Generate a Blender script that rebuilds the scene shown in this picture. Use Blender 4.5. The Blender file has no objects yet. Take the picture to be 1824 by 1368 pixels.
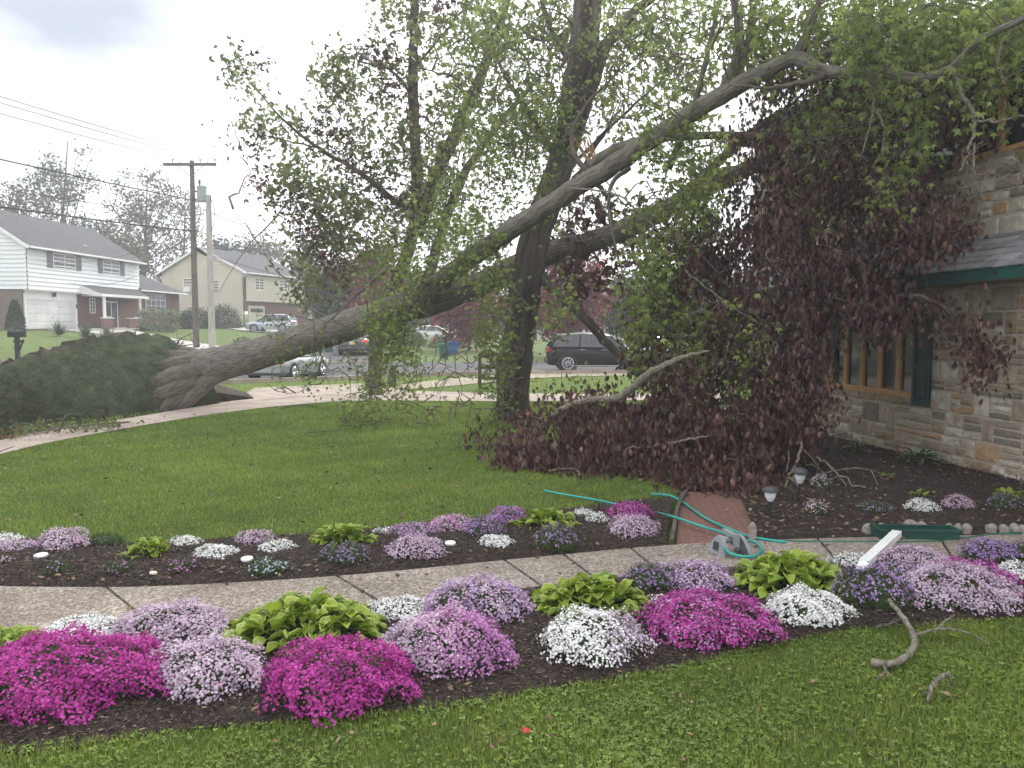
import bpy, math, random
import numpy as np
from mathutils import Vector, Matrix
R = math.radians
random.seed(7); RS = np.random.RandomState(11)
scn = bpy.context.scene
col = scn.collection
# ------------------------------------------------------------ camera
F = 1400.0; CX, CY = 912.0, 684.0; CAMH = 2.1; PITCH = math.atan(104/1400)
cam = bpy.data.cameras.new('camera'); camo = bpy.data.objects.new('camera', cam); col.objects.link(camo)
cam.sensor_width = 36; cam.lens = 36*F/1824; cam.clip_end = 2000; cam.clip_start = .05
camo.location = (0, 0, CAMH); camo.rotation_euler = (R(90)-PITCH, 0, 0)
scn.camera = camo
# ------------------------------------------------------------ light
SUN_EL, SUN_AZ = R(38), R(20)      # ahead and a little to the right of the view
w = bpy.data.worlds.new('World'); scn.world = w; w.use_nodes = True
nt = w.node_tree; nt.nodes.clear(); L = nt.links
N = nt.nodes.new
out = N('ShaderNodeOutputWorld'); bg = N('ShaderNodeBackground'); sky = N('ShaderNodeTexSky')
sky.sky_type = 'NISHITA'; sky.sun_disc = False; sky.sun_elevation = SUN_EL; sky.sun_rotation = SUN_AZ
sky.dust_density = 2.0; sky.air_density = 1.0
tc = N('ShaderNodeTexCoord'); mp = N('ShaderNodeMapping'); mp.inputs['Scale'].default_value = (1, 1, 2.6)
n1 = N('ShaderNodeTexNoise'); n1.inputs['Scale'].default_value = 1.7; n1.inputs['Detail'].default_value = 6; n1.inputs['Roughness'].default_value = .55
cr = N('ShaderNodeValToRGB')       # clouds: white to pale blue grey
e = cr.color_ramp.elements
e[0].position = .53; e[0].color = (3.7, 4.1, 5.0, 1); e[1].position = .80; e[1].color = (11.0, 11.2, 11.5, 1)
n2 = N('ShaderNodeTexNoise'); n2.inputs['Scale'].default_value = 2.3; n2.inputs['Detail'].default_value = 4
cr2 = N('ShaderNodeValToRGB'); e = cr2.color_ramp.elements
e[0].position = .25; e[0].color = (.7, .7, .7, 1); e[1].position = .45; e[1].color = (1, 1, 1, 1)
mx = N('ShaderNodeMix'); mx.data_type = 'RGBA'
L.new(tc.outputs['Generated'], mp.inputs['Vector']); L.new(mp.outputs[0], n1.inputs['Vector']); L.new(mp.outputs[0], n2.inputs['Vector'])
dp = N('ShaderNodeVectorMath'); dp.operation = 'DISTANCE'; dp.inputs[1].default_value = (-.50, .80, .335)
sc_ = N('ShaderNodeVectorMath'); sc_.operation = 'MULTIPLY'; sc_.inputs[1].default_value = (1, 1, 1.5)
dp.inputs[1].default_value = (-.47, .80, .36*1.5)
ma = N('ShaderNodeMath'); ma.operation = 'MULTIPLY_ADD'; ma.inputs[1].default_value = .58; 
L.new(tc.outputs['Generated'], sc_.inputs[0]); L.new(sc_.outputs[0], dp.inputs[0]); L.new(dp.outputs['Value'], ma.inputs[0]); L.new(n1.outputs['Fac'], ma.inputs[2])
L.new(ma.outputs[0], cr.inputs[0]); L.new(n2.outputs['Fac'], cr2.inputs[0])
L.new(cr2.outputs[0], mx.inputs[0]); L.new(sky.outputs[0], mx.inputs[6]); L.new(cr.outputs[0], mx.inputs[7])
L.new(mx.outputs[2], bg.inputs[0]); bg.inputs[1].default_value = .105
L.new(bg.outputs[0], out.inputs[0])
sun = bpy.data.lights.new('sun', 'SUN'); suno = bpy.data.objects.new('sun', sun); col.objects.link(suno)
sun.energy = 2.0; sun.angle = R(16); sun.color = (1, .95, .87)
sd = Vector((math.sin(SUN_AZ)*math.cos(SUN_EL), math.cos(SUN_AZ)*math.cos(SUN_EL), math.sin(SUN_EL)))
suno.rotation_euler = sd.to_track_quat('Z', 'Y').to_euler()
scn.view_settings.view_transform = 'Standard'; scn.view_settings.look = 'None'
scn.view_settings.exposure = 0.72; scn.view_settings.gamma = 1
scn.render.engine = 'CYCLES'
scn.cycles.max_bounces = 6; scn.cycles.transparent_max_bounces = 6
# ------------------------------------------------------------ terrain and pixel helpers
def sstep(a, b, x):
    t = np.clip((np.asarray(x, float)-a)/(b-a), 0, 1); return t*t*(3-2*t)
def T(x, y):
    x = np.asarray(x, float); y = np.asarray(y, float)
    yy = np.clip(y, -50, 140)
    a = .015*np.log1p(np.exp((yy-32)/3.0))*3.0*(1-.8*sstep(-8, 8, x))
    b = .06*2.0*np.log1p(np.exp((-np.clip(x, -70, 99)-10)/2.0))*sstep(20, 32, y)
    d = -.33*np.exp(-(((x+10.5)/4.5)**2+((y-34.5)/3.5)**2))
    return a+b+d
cp, sp = math.cos(PITCH), math.sin(PITCH)
def ray(px, py):
    a = (px-CX)/F; b = (CY-py)/F
    return Vector((a, cp+b*sp, -sp+b*cp))
def P(px, py, D):
    r = ray(px, py); return Vector((0, 0, CAMH))+r*(D/r.y)
def G(px, py, dz=0.0):
    r = ray(px, py)
    z = 0.0
    for _ in range(30):
        t = (z-CAMH)/r.z if r.z < -1e-4 else 200
        t = min(t, 200)
        x, y = r.x*t, r.y*t
        z = .5*z+.5*(float(T(x, y))+dz)
    return Vector((x, y, float(T(x, y))+dz))
# ------------------------------------------------------------ tags
def tag(o, label=None, cat=None, group=None, kind=None):
    if label: o['label'] = label
    if cat: o['category'] = cat
    if group: o['group'] = group
    if kind: o['kind'] = kind
    return o
def empty(name, loc=(0, 0, 0), rz=0.0, label=None, cat=None, group=None):
    o = bpy.data.objects.new(name, None); col.objects.link(o); o.location = loc; o.rotation_euler = (0, 0, rz)
    o.empty_display_size = .1
    return tag(o, label, cat, group)
def copy_tree(o, parent=None):
    c = o.copy(); col.objects.link(c); c.parent = parent
    for ch in [x for x in bpy.data.objects if x.parent == o]:
        copy_tree(ch, c)
    return c
# ------------------------------------------------------------ mesh builder
class MB:
    def __init__(s):
        s.v = []; s.n = 0; s.f = []; s.tc = []
    def add(s, v, f, mi=0, rnd=None, tc=None):
        v = np.asarray(v, float).reshape(-1, 3); f = np.asarray(f, int)
        if len(f) == 0: return s
        if rnd is None: rnd = np.full(len(f), random.random())
        mi = np.broadcast_to(np.asarray(mi), (len(f),))
        s.f.append((f+s.n, mi, np.broadcast_to(rnd, (len(f),))))
        s.v.append(v); s.tc.append(v if tc is None else np.asarray(tc, float)); s.n += len(v)
        return s
    def box(s, c, size, mi=0, rz=0, rnd=None, M=None):
        hx, hy, hz = [q/2 for q in size]
        v = np.array([[x, y, z] for z in (-hz, hz) for y in (-hy, hy) for x in (-hx, hx)])
        if rz:
            ca, sa = math.cos(rz), math.sin(rz); v = v@np.array([[ca, sa, 0], [-sa, ca, 0], [0, 0, 1]])
        v = v+np.array(c)
        if M is not None: v = np.array([M@Vector(q) for q in v])
        f = [[0, 2, 3, 1], [4, 5, 7, 6], [0, 1, 5, 4], [2, 6, 7, 3], [0, 4, 6, 2], [1, 3, 7, 5]]
        return s.add(v, f, mi, rnd)
    def prism(s, poly, a, b, mi=0, axis=1):
        # poly: list of 2D points; extruded along axis from a to b
        n = len(poly); vs = []
        for t in (a, b):
            for p in poly:
                q = [p[0], p[1]]; q.insert(axis, t); vs.append(q)
        s.add(vs, [[i, (i+1) % n, n+(i+1) % n, n+i] for i in range(n)], mi)
        base = s.n-2*n
        s.f.append((np.array([list(range(n))])+base, np.array([mi]), np.array([.5])))
        s.f.append((np.array([list(range(2*n-1, n-1, -1))])+base, np.array([mi]), np.array([.5])))
        return s
    def tube(s, pts, rad, seg=8, mi=0, cap=True, rough=0.0, rnd=None):
        p = np.array([list(q) for q in pts], float); n = len(p)
        r = np.broadcast_to(np.asarray(rad, float), (n,))
        t = np.gradient(p, axis=0); t /= np.maximum(np.linalg.norm(t, axis=1, keepdims=True), 1e-9)
        u = np.cross(t[0], [0, 0, 1.0]);
        if np.linalg.norm(u) < .05: u = np.cross(t[0], [1.0, 0, 0])
        u /= np.linalg.norm(u); vs = []; tcs = []; ln = 0
        ang = np.arange(seg)*2*math.pi/seg
        for i in range(n):
            u = u-t[i]*np.dot(u, t[i]); u /= np.linalg.norm(u); w_ = np.cross(t[i], u)
            rr = r[i]*(1+(rough*RS.randn(seg) if rough else 0))
            vs.append(p[i]+np.outer(np.cos(ang)*rr, u)+np.outer(np.sin(ang)*rr, w_))
            if i: ln += np.linalg.norm(p[i]-p[i-1])
            tcs.append(np.stack([np.cos(ang)*r[i], np.sin(ang)*r[i], np.full(seg, ln*.12)+p[0].sum()], 1))
        i, j = np.meshgrid(np.arange(n-1), np.arange(seg), indexing='ij'); j2 = (j+1) % seg
        f = np.stack([i*seg+j, i*seg+j2, (i+1)*seg+j2, (i+1)*seg+j], -1).reshape(-1, 4)
        s.add(np.concatenate(vs), f, mi, rnd, np.concatenate(tcs))
        if cap:
            b = s.n-n*seg
            s.f.append((np.array([list(range(seg))[::-1]])+b, np.array([mi]), np.array([.5])))
            s.f.append((np.array([list(range((n-1)*seg, n*seg))])+b, np.array([mi]), np.array([.5])))
        return s
    def lathe(s, prof, c=(0, 0, 0), seg=20, mi=0):
        n = len(prof); vs = []
        for r, z in prof:
            for k in range(seg):
                a = 2*math.pi*k/seg; vs.append((c[0]+r*math.cos(a), c[1]+r*math.sin(a), c[2]+z))
        f = [[i*seg+k, i*seg+(k+1) % seg, (i+1)*seg+(k+1) % seg, (i+1)*seg+k] for i in range(n-1) for k in range(seg)]
        s.add(vs, f, mi)
        b = s.n-n*seg
        for rr, idx, rev in ((prof[0][0], 0, True), (prof[-1][0], n-1, False)):
            if rr > 1e-4:
                l = list(range(idx*seg, (idx+1)*seg)); l = l[::-1] if rev else l
                s.f.append((np.array([l])+b, np.array([mi]), np.array([.5])))
        return s
    def kites(s, base, d, side, Ln, Wd, mi=0, rnd=None, mid=.42, bend=None):
        n = len(base)
        Ln = np.broadcast_to(np.asarray(Ln, float), (n,))[:, None]; Wd = np.broadcast_to(np.asarray(Wd, float), (n,))[:, None]
        m = base+d*Ln*mid
        if bend is not None: m = m+bend*Ln
        v = np.stack([base, m+side*Wd/2, base+d*Ln, m-side*Wd/2], 1).reshape(-1, 3)
        f = np.arange(4*n).reshape(n, 4)
        if rnd is None: rnd = RS.rand(n)
        return s.add(v, f, mi, rnd)
    def build(s, name, mats, parent=None, smooth=False, label=None, cat=None, group=None, kind=None):
        me = bpy.data.meshes.new(name)
        if s.v:
            v = np.concatenate(s.v); loops = []; cnt = []; mi = []; rn = []
            for f, m, r in s.f:
                loops.append(f.reshape(-1)); cnt.append(np.full(len(f), f.shape[1])); mi.append(m); rn.append(r)
            loops = np.concatenate(loops); cnt = np.concatenate(cnt); mi = np.concatenate(mi); rn = np.concatenate(rn)
            me.vertices.add(len(v)); me.vertices.foreach_set('co', v.astype(np.float32).ravel())
            me.loops.add(len(loops)); me.loops.foreach_set('vertex_index', loops.astype(np.int32))
            me.polygons.add(len(cnt)); st = np.concatenate([[0], np.cumsum(cnt)[:-1]])
            me.polygons.foreach_set('loop_start', st.astype(np.int32))
            try: me.polygons.foreach_set('loop_total', cnt.astype(np.int32))
            except Exception: pass
            me.polygons.foreach_set('material_index', mi.astype(np.int32))
            me.polygons.foreach_set('use_smooth', np.full(len(cnt), smooth))
            a = me.attributes.new('rnd', 'FLOAT', 'FACE'); a.data.foreach_set('value', rn.astype(np.float32))
            a = me.attributes.new('tc', 'FLOAT_VECTOR', 'POINT'); a.data.foreach_set('vector', np.concatenate(s.tc).astype(np.float32).ravel())
            me.update(calc_edges=True)
        if not isinstance(mats, (list, tuple)): mats = [mats]
        for m in mats: me.materials.append(m)
        o = bpy.data.objects.new(name, me); col.objects.link(o); o.parent = parent
        return tag(o, label, cat, group, kind)
# ------------------------------------------------------------ materials
def nodes_of(name):
    m = bpy.data.materials.new(name); m.use_nodes = True; t = m.node_tree; t.nodes.clear()
    o = t.nodes.new('ShaderNodeOutputMaterial'); return m, t, o
def ramp(t, stops):
    r = t.nodes.new('ShaderNodeValToRGB'); el = r.color_ramp.elements
    while len(el) < len(stops): el.new(.5)
    for q, (p_, c_) in zip(el, stops): q.position = p_; q.color = (*c_, 1)
    return r
def mat(name, c1, c2=None, scale=8, rough=.8, bump=0.0, bscale=None, metal=0.0, detail=5, coord='Object', stretch=(1, 1, 1), stops=None, spec=.35, dist=.02, vor=False, coat=0, alpha=None, emit=None, contrast=(.35, .65)):
    m, t, o = nodes_of(name); nd = t.nodes.new; lk = t.links.new
    b = nd('ShaderNodeBsdfPrincipled'); lk(b.outputs[0], o.inputs[0])
    b.inputs['Roughness'].default_value = rough; b.inputs['Metallic'].default_value = metal
    b.inputs['Specular IOR Level'].default_value = spec
    if coat: b.inputs['Coat Weight'].default_value = coat
    if emit: b.inputs['Emission Color'].default_value = (*emit[:3], 1); b.inputs['Emission Strength'].default_value = emit[3]
    if coord == 'tc':
        c = nd('ShaderNodeAttribute'); c.attribute_name = 'tc'; src = c.outputs['Vector']
    else:
        c = nd('ShaderNodeTexCoord'); src = c.outputs[coord]
    mpn = nd('ShaderNodeMapping'); mpn.inputs['Scale'].default_value = stretch; lk(src, mpn.inputs[0]); src = mpn.outputs[0]
    if c2 is None and stops is None:
        c2 = tuple(q*.82 for q in c1)
    n_ = nd('ShaderNodeTexNoise'); n_.inputs['Scale'].default_value = scale; n_.inputs['Detail'].default_value = detail
    lk(src, n_.inputs['Vector'])
    r = ramp(t, stops or [(contrast[0], c2), (contrast[1], c1)])
    lk(n_.outputs['Fac'], r.inputs[0]); lk(r.outputs[0], b.inputs['Base Color'])
    if bump:
        if vor:
            n3 = nd('ShaderNodeTexVoronoi'); n3.inputs['Scale'].default_value = bscale or scale*3; hh = n3.outputs['Distance']
        else:
            n3 = nd('ShaderNodeTexNoise'); n3.inputs['Scale'].default_value = bscale or scale*3; n3.inputs['Detail'].default_value = 6; hh = n3.outputs['Fac']
        lk(src, n3.inputs['Vector'])
        bp = nd('ShaderNodeBump'); bp.inputs['Strength'].default_value = bump; bp.inputs['Distance'].default_value = dist
        lk(hh, bp.inputs['Height']); lk(bp.outputs[0], b.inputs['Normal'])
    return m
def rmat(name, stops, rough=.7, trans=0.0, noise=None, spec=.3, bump=0.0, bscale=30):
    """colour picked by the per-face random number; optional translucency for leaves"""
    m, t, o = nodes_of(name); nd = t.nodes.new; lk = t.links.new
    a = nd('ShaderNodeAttribute'); a.attribute_name = 'rnd'; r = ramp(t, stops); lk(a.outputs['Fac'], r.inputs[0])
    c = r.outputs[0]
    if noise:
        tcn = nd('ShaderNodeTexCoord'); n_ = nd('ShaderNodeTexNoise'); n_.inputs['Scale'].default_value = noise[0]; n_.inputs['Detail'].default_value = 5
        lk(tcn.outputs['Object'], n_.inputs['Vector'])
        rr = ramp(t, [(.3, (noise[1],)*3), (.7, (noise[2],)*3)]); lk(n_.outputs['Fac'], rr.inputs[0])
        mm = nd('ShaderNodeMix'); mm.data_type = 'RGBA'; mm.blend_type = 'MULTIPLY'; mm.inputs[0].default_value = 1
        lk(c, mm.inputs[6]); lk(rr.outputs[0], mm.inputs[7]); c = mm.outputs[2]
    b = nd('ShaderNodeBsdfPrincipled'); b.inputs['Roughness'].default_value = rough; b.inputs['Specular IOR Level'].default_value = spec
    lk(c, b.inputs['Base Color'])
    if bump:
        tcn = nd('ShaderNodeTexCoord'); n3 = nd('ShaderNodeTexNoise'); n3.inputs['Scale'].default_value = bscale; n3.inputs['Detail'].default_value = 8
        lk(tcn.outputs['Object'], n3.inputs['Vector']); bp = nd('ShaderNodeBump'); bp.inputs['Strength'].default_value = bump; bp.inputs['Distance'].default_value = .02
        lk(n3.outputs['Fac'], bp.inputs['Height']); lk(bp.outputs[0], b.inputs['Normal'])
    if trans:
        tr = nd('ShaderNodeBsdfTranslucent'); lk(c, tr.inputs[0]); ms = nd('ShaderNodeMixShader'); ms.inputs[0].default_value = trans
        lk(b.outputs[0], ms.inputs[1]); lk(tr.outputs[0], ms.inputs[2]); lk(ms.outputs[0], o.inputs[0])
    else: lk(b.outputs[0], o.inputs[0])
    return m
M = {}
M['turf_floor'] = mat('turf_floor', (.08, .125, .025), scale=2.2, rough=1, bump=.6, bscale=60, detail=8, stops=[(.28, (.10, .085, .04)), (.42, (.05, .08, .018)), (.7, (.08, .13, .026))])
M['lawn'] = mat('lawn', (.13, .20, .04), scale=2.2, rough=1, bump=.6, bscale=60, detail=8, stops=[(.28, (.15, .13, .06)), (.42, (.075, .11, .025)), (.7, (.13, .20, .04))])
M['grass'] = rmat('grass', [(0, (.11, .16, .025)), (.5, (.225, .30, .05)), (.85, (.34, .41, .09)), (1, (.48, .45, .2))], rough=.6, trans=.4)
M['grass_far'] = rmat('grass_far', [(0, (.11, .17, .03)), (.5, (.23, .325, .06)), (1, (.42, .48, .14))], rough=.6, trans=.4)
M['clover'] = rmat('clover', [(0, (.09, .15, .02)), (.6, (.18, .28, .045)), (1, (.31, .40, .09))], rough=.5, trans=.3)
M['turf_dark'] = rmat('turf_dark', [(0, (.065, .08, .045)), (1, (.16, .19, .11))], rough=.8, trans=.2)
M['turf_soil'] = mat('turf_soil', (.08, .095, .055), (.035, .045, .025), scale=3, rough=1, bump=.8, bscale=25)
M['soil'] = mat('soil', (.075, .055, .04), (.022, .017, .013), scale=5, rough=1, bump=1, bscale=14, dist=.06)
M['mulch'] = mat('mulch', (.05, .034, .026), (.016, .011, .01), scale=22, rough=.95, bump=1, bscale=70, dist=.02)
M['chip'] = rmat('chip', [(0, (.012, .009, .008)), (.55, (.045, .032, .026)), (.85, (.10, .075, .055)), (1, (.24, .18, .13))], rough=.9)
M['asphalt'] = mat('asphalt', (.10, .10, .102), (.06, .06, .063), scale=1.2, rough=.9, bump=.3, bscale=80)
M['concrete'] = mat('concrete', (.42, .35, .30), (.30, .25, .215), scale=1.6, rough=.9, bump=.3, bscale=60, detail=8)
M['drive'] = mat('drive', (.50, .48, .45), (.40, .38, .36), scale=.8, rough=.9)
def aggregate():
    m, t, o = nodes_of('exposed_aggregate'); nd = t.nodes.new; lk = t.links.new
    b = nd('ShaderNodeBsdfPrincipled'); lk(b.outputs[0], o.inputs[0]); b.inputs['Roughness'].default_value = .85
    c = nd('ShaderNodeTexCoord')
    v = nd('ShaderNodeTexVoronoi'); v.inputs['Scale'].default_value = 55; lk(c.outputs['Object'], v.inputs['Vector'])
    r = ramp(t, [(0, (.20, .17, .145)), (.25, (.30, .25, .21)), (.6, (.38, .325, .275)), (1, (.48, .42, .37))]); lk(v.outputs['Color'], r.inputs[0])
    n_ = nd('ShaderNodeTexNoise'); n_.inputs['Scale'].default_value = 1.5; n_.inputs['Detail'].default_value = 6; lk(c.outputs['Object'], n_.inputs['Vector'])
    r2 = ramp(t, [(.3, (.62, .6, .57)), (.65, (1, 1, 1))]); lk(n_.outputs['Fac'], r2.inputs[0])
    mm = nd('ShaderNodeMix'); mm.data_type = 'RGBA'; mm.blend_type = 'MULTIPLY'; mm.inputs[0].default_value = 1
    lk(r.outputs[0], mm.inputs[6]); lk(r2.outputs[0], mm.inputs[7]); lk(mm.outputs[2], b.inputs['Base Color'])
    n3 = nd('ShaderNodeTexNoise'); n3.inputs['Scale'].default_value = 38; n3.inputs['Detail'].default_value = 4; lk(c.outputs['Object'], n3.inputs['Vector'])
    r3 = ramp(t, [(.36, (0, 0, 0)), (.52, (1, 1, 1))]); lk(n3.outputs['Fac'], r3.inputs[0])
    bp = nd('ShaderNodeBump'); bp.inputs['Strength'].default_value = 1; bp.inputs['Distance'].default_value = .02; lk(r3.outputs[0], bp.inputs['Height']); lk(bp.outputs[0], b.inputs['Normal'])
    return m
M['aggregate'] = aggregate()
M['bark'] = mat('bark', (.235, .21, .18), (.095, .085, .073), scale=34, rough=.95, bump=1, bscale=60, coord='tc', dist=.03, contrast=(.38, .66), detail=8)
M['bark_dark'] = mat('bark_dark', (.125, .105, .088), (.045, .038, .032), scale=7, rough=.95, bump=1, bscale=14, coord='tc', dist=.05, detail=8)
M['twig'] = mat('twig', (.13, .105, .085), (.06, .05, .04), scale=10, rough=.9)
M['twig_pale'] = mat('twig_pale', (.24, .21, .165), (.10, .088, .07), scale=30, rough=.9, bump=1, bscale=70, dist=.01)
M['twig_mid'] = mat('twig_mid', (.17, .14, .115), (.085, .07, .058), scale=14, rough=.9)
M['root_bark'] = mat('root_bark', (.18, .165, .13), (.075, .07, .055), scale=26, rough=1, bump=1, bscale=46, coord='tc', dist=.05, detail=8)
M['raw_wood'] = mat('raw_wood', (.46, .29, .16), (.28, .16, .08), scale=6, rough=.8, bump=.7, bscale=30, stretch=(4, 4, 1))
G1 = [(0, (.075, .105, .03)), (.5, (.16, .21, .06)), (.85, (.27, .345, .09)), (1, (.42, .48, .18))]
M['leaf_green'] = rmat('leaf_green', G1, rough=.5, trans=.5)
M['leaf_olive'] = rmat('leaf_olive', [(0, (.07, .09, .035)), (.6, (.165, .205, .07)), (1, (.30, .34, .14))], rough=.5, trans=.45)
M['leaf_purple'] = rmat('leaf_purple', [(0, (.02, .009, .007)), (.5, (.068, .026, .021)), (.82, (.13, .056, .044)), (1, (.26, .15, .12))], rough=.5, trans=.25, spec=.6)
M['leaf_red'] = rmat('leaf_red', [(0, (.10, .018, .02)), (.6, (.22, .035, .045)), (1, (.34, .08, .08))], rough=.5, trans=.4)
M['leaf_far'] = rmat('leaf_far', [(0, (.05, .065, .03)), (.6, (.10, .125, .055)), (1, (.17, .19, .09))], rough=.6, trans=.4)
M['leaf_dark'] = rmat('leaf_dark', [(0, (.02, .04, .018)), (1, (.05, .085, .035))], rough=.6, trans=.2)
M['leaf_varieg'] = rmat('leaf_varieg', [(0, (.07, .10, .04)), (.5, (.16, .2, .1)), (1, (.45, .45, .32))], rough=.6, trans=.3)
M['sword'] = rmat('sword', [(0, (.05, .08, .04)), (1, (.15, .19, .12))], rough=.5)
M['hosta_in'] = rmat('hosta_in', [(0, (.12, .20, .015)), (.5, (.22, .33, .028)), (1, (.33, .43, .04))], rough=.42, trans=.35, spec=.45, bump=.4, bscale=40)
M['hosta_edge'] = rmat('hosta_edge', [(0, (.36, .46, .08)), (1, (.55, .62, .2))], rough=.42, trans=.35)
M['hosta_blue'] = rmat('hosta_blue', [(0, (.03, .07, .03)), (1, (.07, .13, .06))], rough=.45, trans=.3)
M['hosta_white'] = rmat('hosta_white', [(0, (.5, .55, .38)), (1, (.7, .72, .55))], rough=.45, trans=.3)
M['phlox_leaf'] = rmat('phlox_leaf', [(0, (.03, .055, .018)), (.7, (.075, .12, .035)), (1, (.15, .19, .07))], rough=.6, trans=.25)
def fl(name, a, b, c_=None):
    M[name] = rmat(name, [(0, a), (.6, b), (1, c_ or b)], rough=.6, trans=.3)
fl('magenta', (.25, .012, .15), (.46, .035, .31), (.62, .12, .46))
fl('orchid', (.30, .10, .29), (.52, .22, .49), (.68, .42, .64))
fl('lilac', (.36, .28, .37), (.60, .49, .60), (.74, .66, .74))
fl('pinklilac', (.40, .24, .37), (.66, .46, .60), (.78, .64, .74))
fl('violet', (.20, .11, .30), (.39, .24, .50), (.56, .41, .67))
fl('white', (.42, .45, .40), (.66, .68, .66), (.78, .79, .78))
fl('paleblue', (.42, .46, .62), (.60, .64, .78), (.74, .77, .86))
M['stone'] = rmat('stone', [(0, (.20, .175, .14)), (.13, (.32, .25, .175)), (.3, (.36, .30, .22)), (.48, (.42, .38, .31)), (.64, (.27, .225, .17)), (.76, (.49, .45, .385)), (.90, (.36, .235, .14)), (.96, (.29, .20, .13))], rough=.9, noise=(9, .85, 1.4), bump=.9, bscale=16)
for el in M['stone'].node_tree.nodes:
    if el.type == 'VALTORGB' and len(el.color_ramp.elements) == 8: el.color_ramp.interpolation = 'CONSTANT'
M['mortar'] = mat('mortar', (.52, .46, .39), (.40, .35, .30), scale=20, rough=1, bump=.5)
M['slate'] = rmat('slate', [(0, (.20, .21, .22)), (.5, (.28, .29, .30)), (1, (.36, .37, .38))], rough=.75, noise=(12, .8, 1.1))
M['fascia'] = mat('fascia', (.018, .085, .07), (.012, .06, .05), scale=3, rough=.45)
M['shutter'] = mat('shutter', (.012, .045, .05), (.008, .03, .035), scale=4, rough=.4)
M['soffit'] = mat('soffit', (.22, .19, .16), None, scale=4)
M['wood_frame'] = mat('wood_frame', (.55, .33, .15), (.42, .24, .10), scale=10, rough=.55, stretch=(1, 1, .2))
M['glass'] = mat('glass', (.02, .025, .028), (.012, .015, .018), rough=.05, spec=.8)
M['pane_grey'] = mat('pane_grey', (.10, .11, .12), (.05, .055, .06), scale=1.5, rough=.15, spec=.6)
M['siding_white'] = mat('siding_white', (.74, .76, .78), (.68, .70, .72), scale=.8, rough=.6)
M['white'] = mat('white_paint', (.78, .78, .77), (.7, .7, .69), scale=3, rough=.5)
M['door_white'] = mat('door_white', (.70, .70, .69), None, scale=1, rough=.5)
M['brick'] = None
def brickmat(name, c1, c2, mo, sx, coord='Object', stretch=(1, 1, 1), rot=None):
    m, t, o = nodes_of(name); nd = t.nodes.new; lk = t.links.new
    b = nd('ShaderNodeBsdfPrincipled'); lk(b.outputs[0], o.inputs[0]); b.inputs['Roughness'].default_value = .9
    c = nd('ShaderNodeTexCoord'); mpn = nd('ShaderNodeMapping')
    if rot: mpn.inputs['Rotation'].default_value = rot
    lk(c.outputs[coord], mpn.inputs[0]); k = nd('ShaderNodeTexBrick'); lk(mpn.outputs[0], k.inputs['Vector'])
    k.inputs['Color1'].default_value = (*c1, 1); k.inputs['Color2'].default_value = (*c2, 1); k.inputs['Mortar'].default_value = (*mo, 1)
    k.inputs['Scale'].default_value = sx; k.inputs['Mortar Size'].default_value = .03; k.inputs['Brick Width'].default_value = .5; k.inputs['Row Height'].default_value = .18
    lk(k.outputs['Color'], b.inputs['Base Color'])
    return m
M['brick'] = brickmat('brick', (.15, .045, .035), (.105, .036, .03), (.17, .13, .11), 2.2, rot=(R(90), 0, R(90)))
M['roof'] = mat('roof_shingle', (.115, .115, .12), (.07, .07, .075), scale=3, rough=.95, bump=.4, bscale=30, stretch=(1, 1, 3))
M['grey_shutter'] = mat('grey_shutter', (.22, .23, .24), None, scale=4)
M['beige'] = mat('siding_beige', (.56, .51, .41), (.50, .455, .365), scale=.6, rough=.7)
M['pole_wood'] = mat('pole_wood', (.17, .14, .12), (.09, .075, .065), scale=5, rough=.9, stretch=(4, 4, .5))
M['pole_pale'] = mat('pole_pale', (.42, .40, .36), (.30, .285, .26), scale=3, rough=.8, stretch=(4, 4, .6))
M['steel_grey'] = mat('steel_grey', (.32, .35, .36), None, scale=3, rough=.5)
M['wire'] = mat('wire', (.04, .04, .045), None, rough=.7)
M['black'] = mat('black_plastic', (.025, .025, .027), None, rough=.5)
M['tyre'] = mat('tyre', (.018, .018, .018), None, rough=.85)
M['rim'] = mat('rim', (.55, .56, .58), None, rough=.3, metal=.8)
M['paint_silver'] = mat('paint_silver', (.38, .41, .40), None, scale=1, rough=.28, metal=.45, coat=.6)
M['paint_pale'] = mat('paint_pale', (.52, .56, .62), None, scale=1, rough=.28, metal=.4, coat=.6)
M['paint_black'] = mat('paint_black', (.004, .0045, .007), None, scale=1, rough=.35, coat=.15, spec=.2)
M['paint_dark'] = mat('paint_dark', (.07, .07, .085), None, scale=1, rough=.25, metal=.3, coat=.7)
M['paint_white'] = mat('paint_white', (.75, .76, .77), None, scale=1, rough=.3, coat=.6)
M['lamp_red'] = mat('lamp_red', (.5, .01, .015), None, rough=.2)
M['lamp_lit'] = mat('lamp_lit', (.8, .02, .03), None, rough=.3, emit=(1, .03, .05, 1.6))
M['lamp_clear'] = mat('lamp_clear', (.7, .72, .74), None, rough=.15)
M['plate'] = mat('plate', (.7, .6, .25), (.6, .5, .2), rough=.5)
M['bin_green'] = mat('bin_green', (.03, .12, .075), None, rough=.5)
M['bin_blue'] = mat('bin_blue', (.03, .08, .26), None, rough=.5)
M['cone'] = mat('cone', (.85, .14, .04), None, rough=.5)
M['hose'] = mat('hose', (.035, .33, .29), (.025, .24, .21), scale=4, rough=.35)
M['hose_dark'] = mat('hose_dark', (.03, .12, .085), (.02, .085, .06), scale=4, rough=.4)
M['grey_plastic'] = mat('grey_plastic', (.27, .29, .31), (.22, .235, .25), scale=5, rough=.45)
M['dark_plastic'] = mat('dark_plastic', (.06, .065, .07), None, scale=5, rough=.5)
M['planter_green'] = mat('planter_green', (.018, .075, .058), (.013, .055, .042), scale=4, rough=.5)
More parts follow.
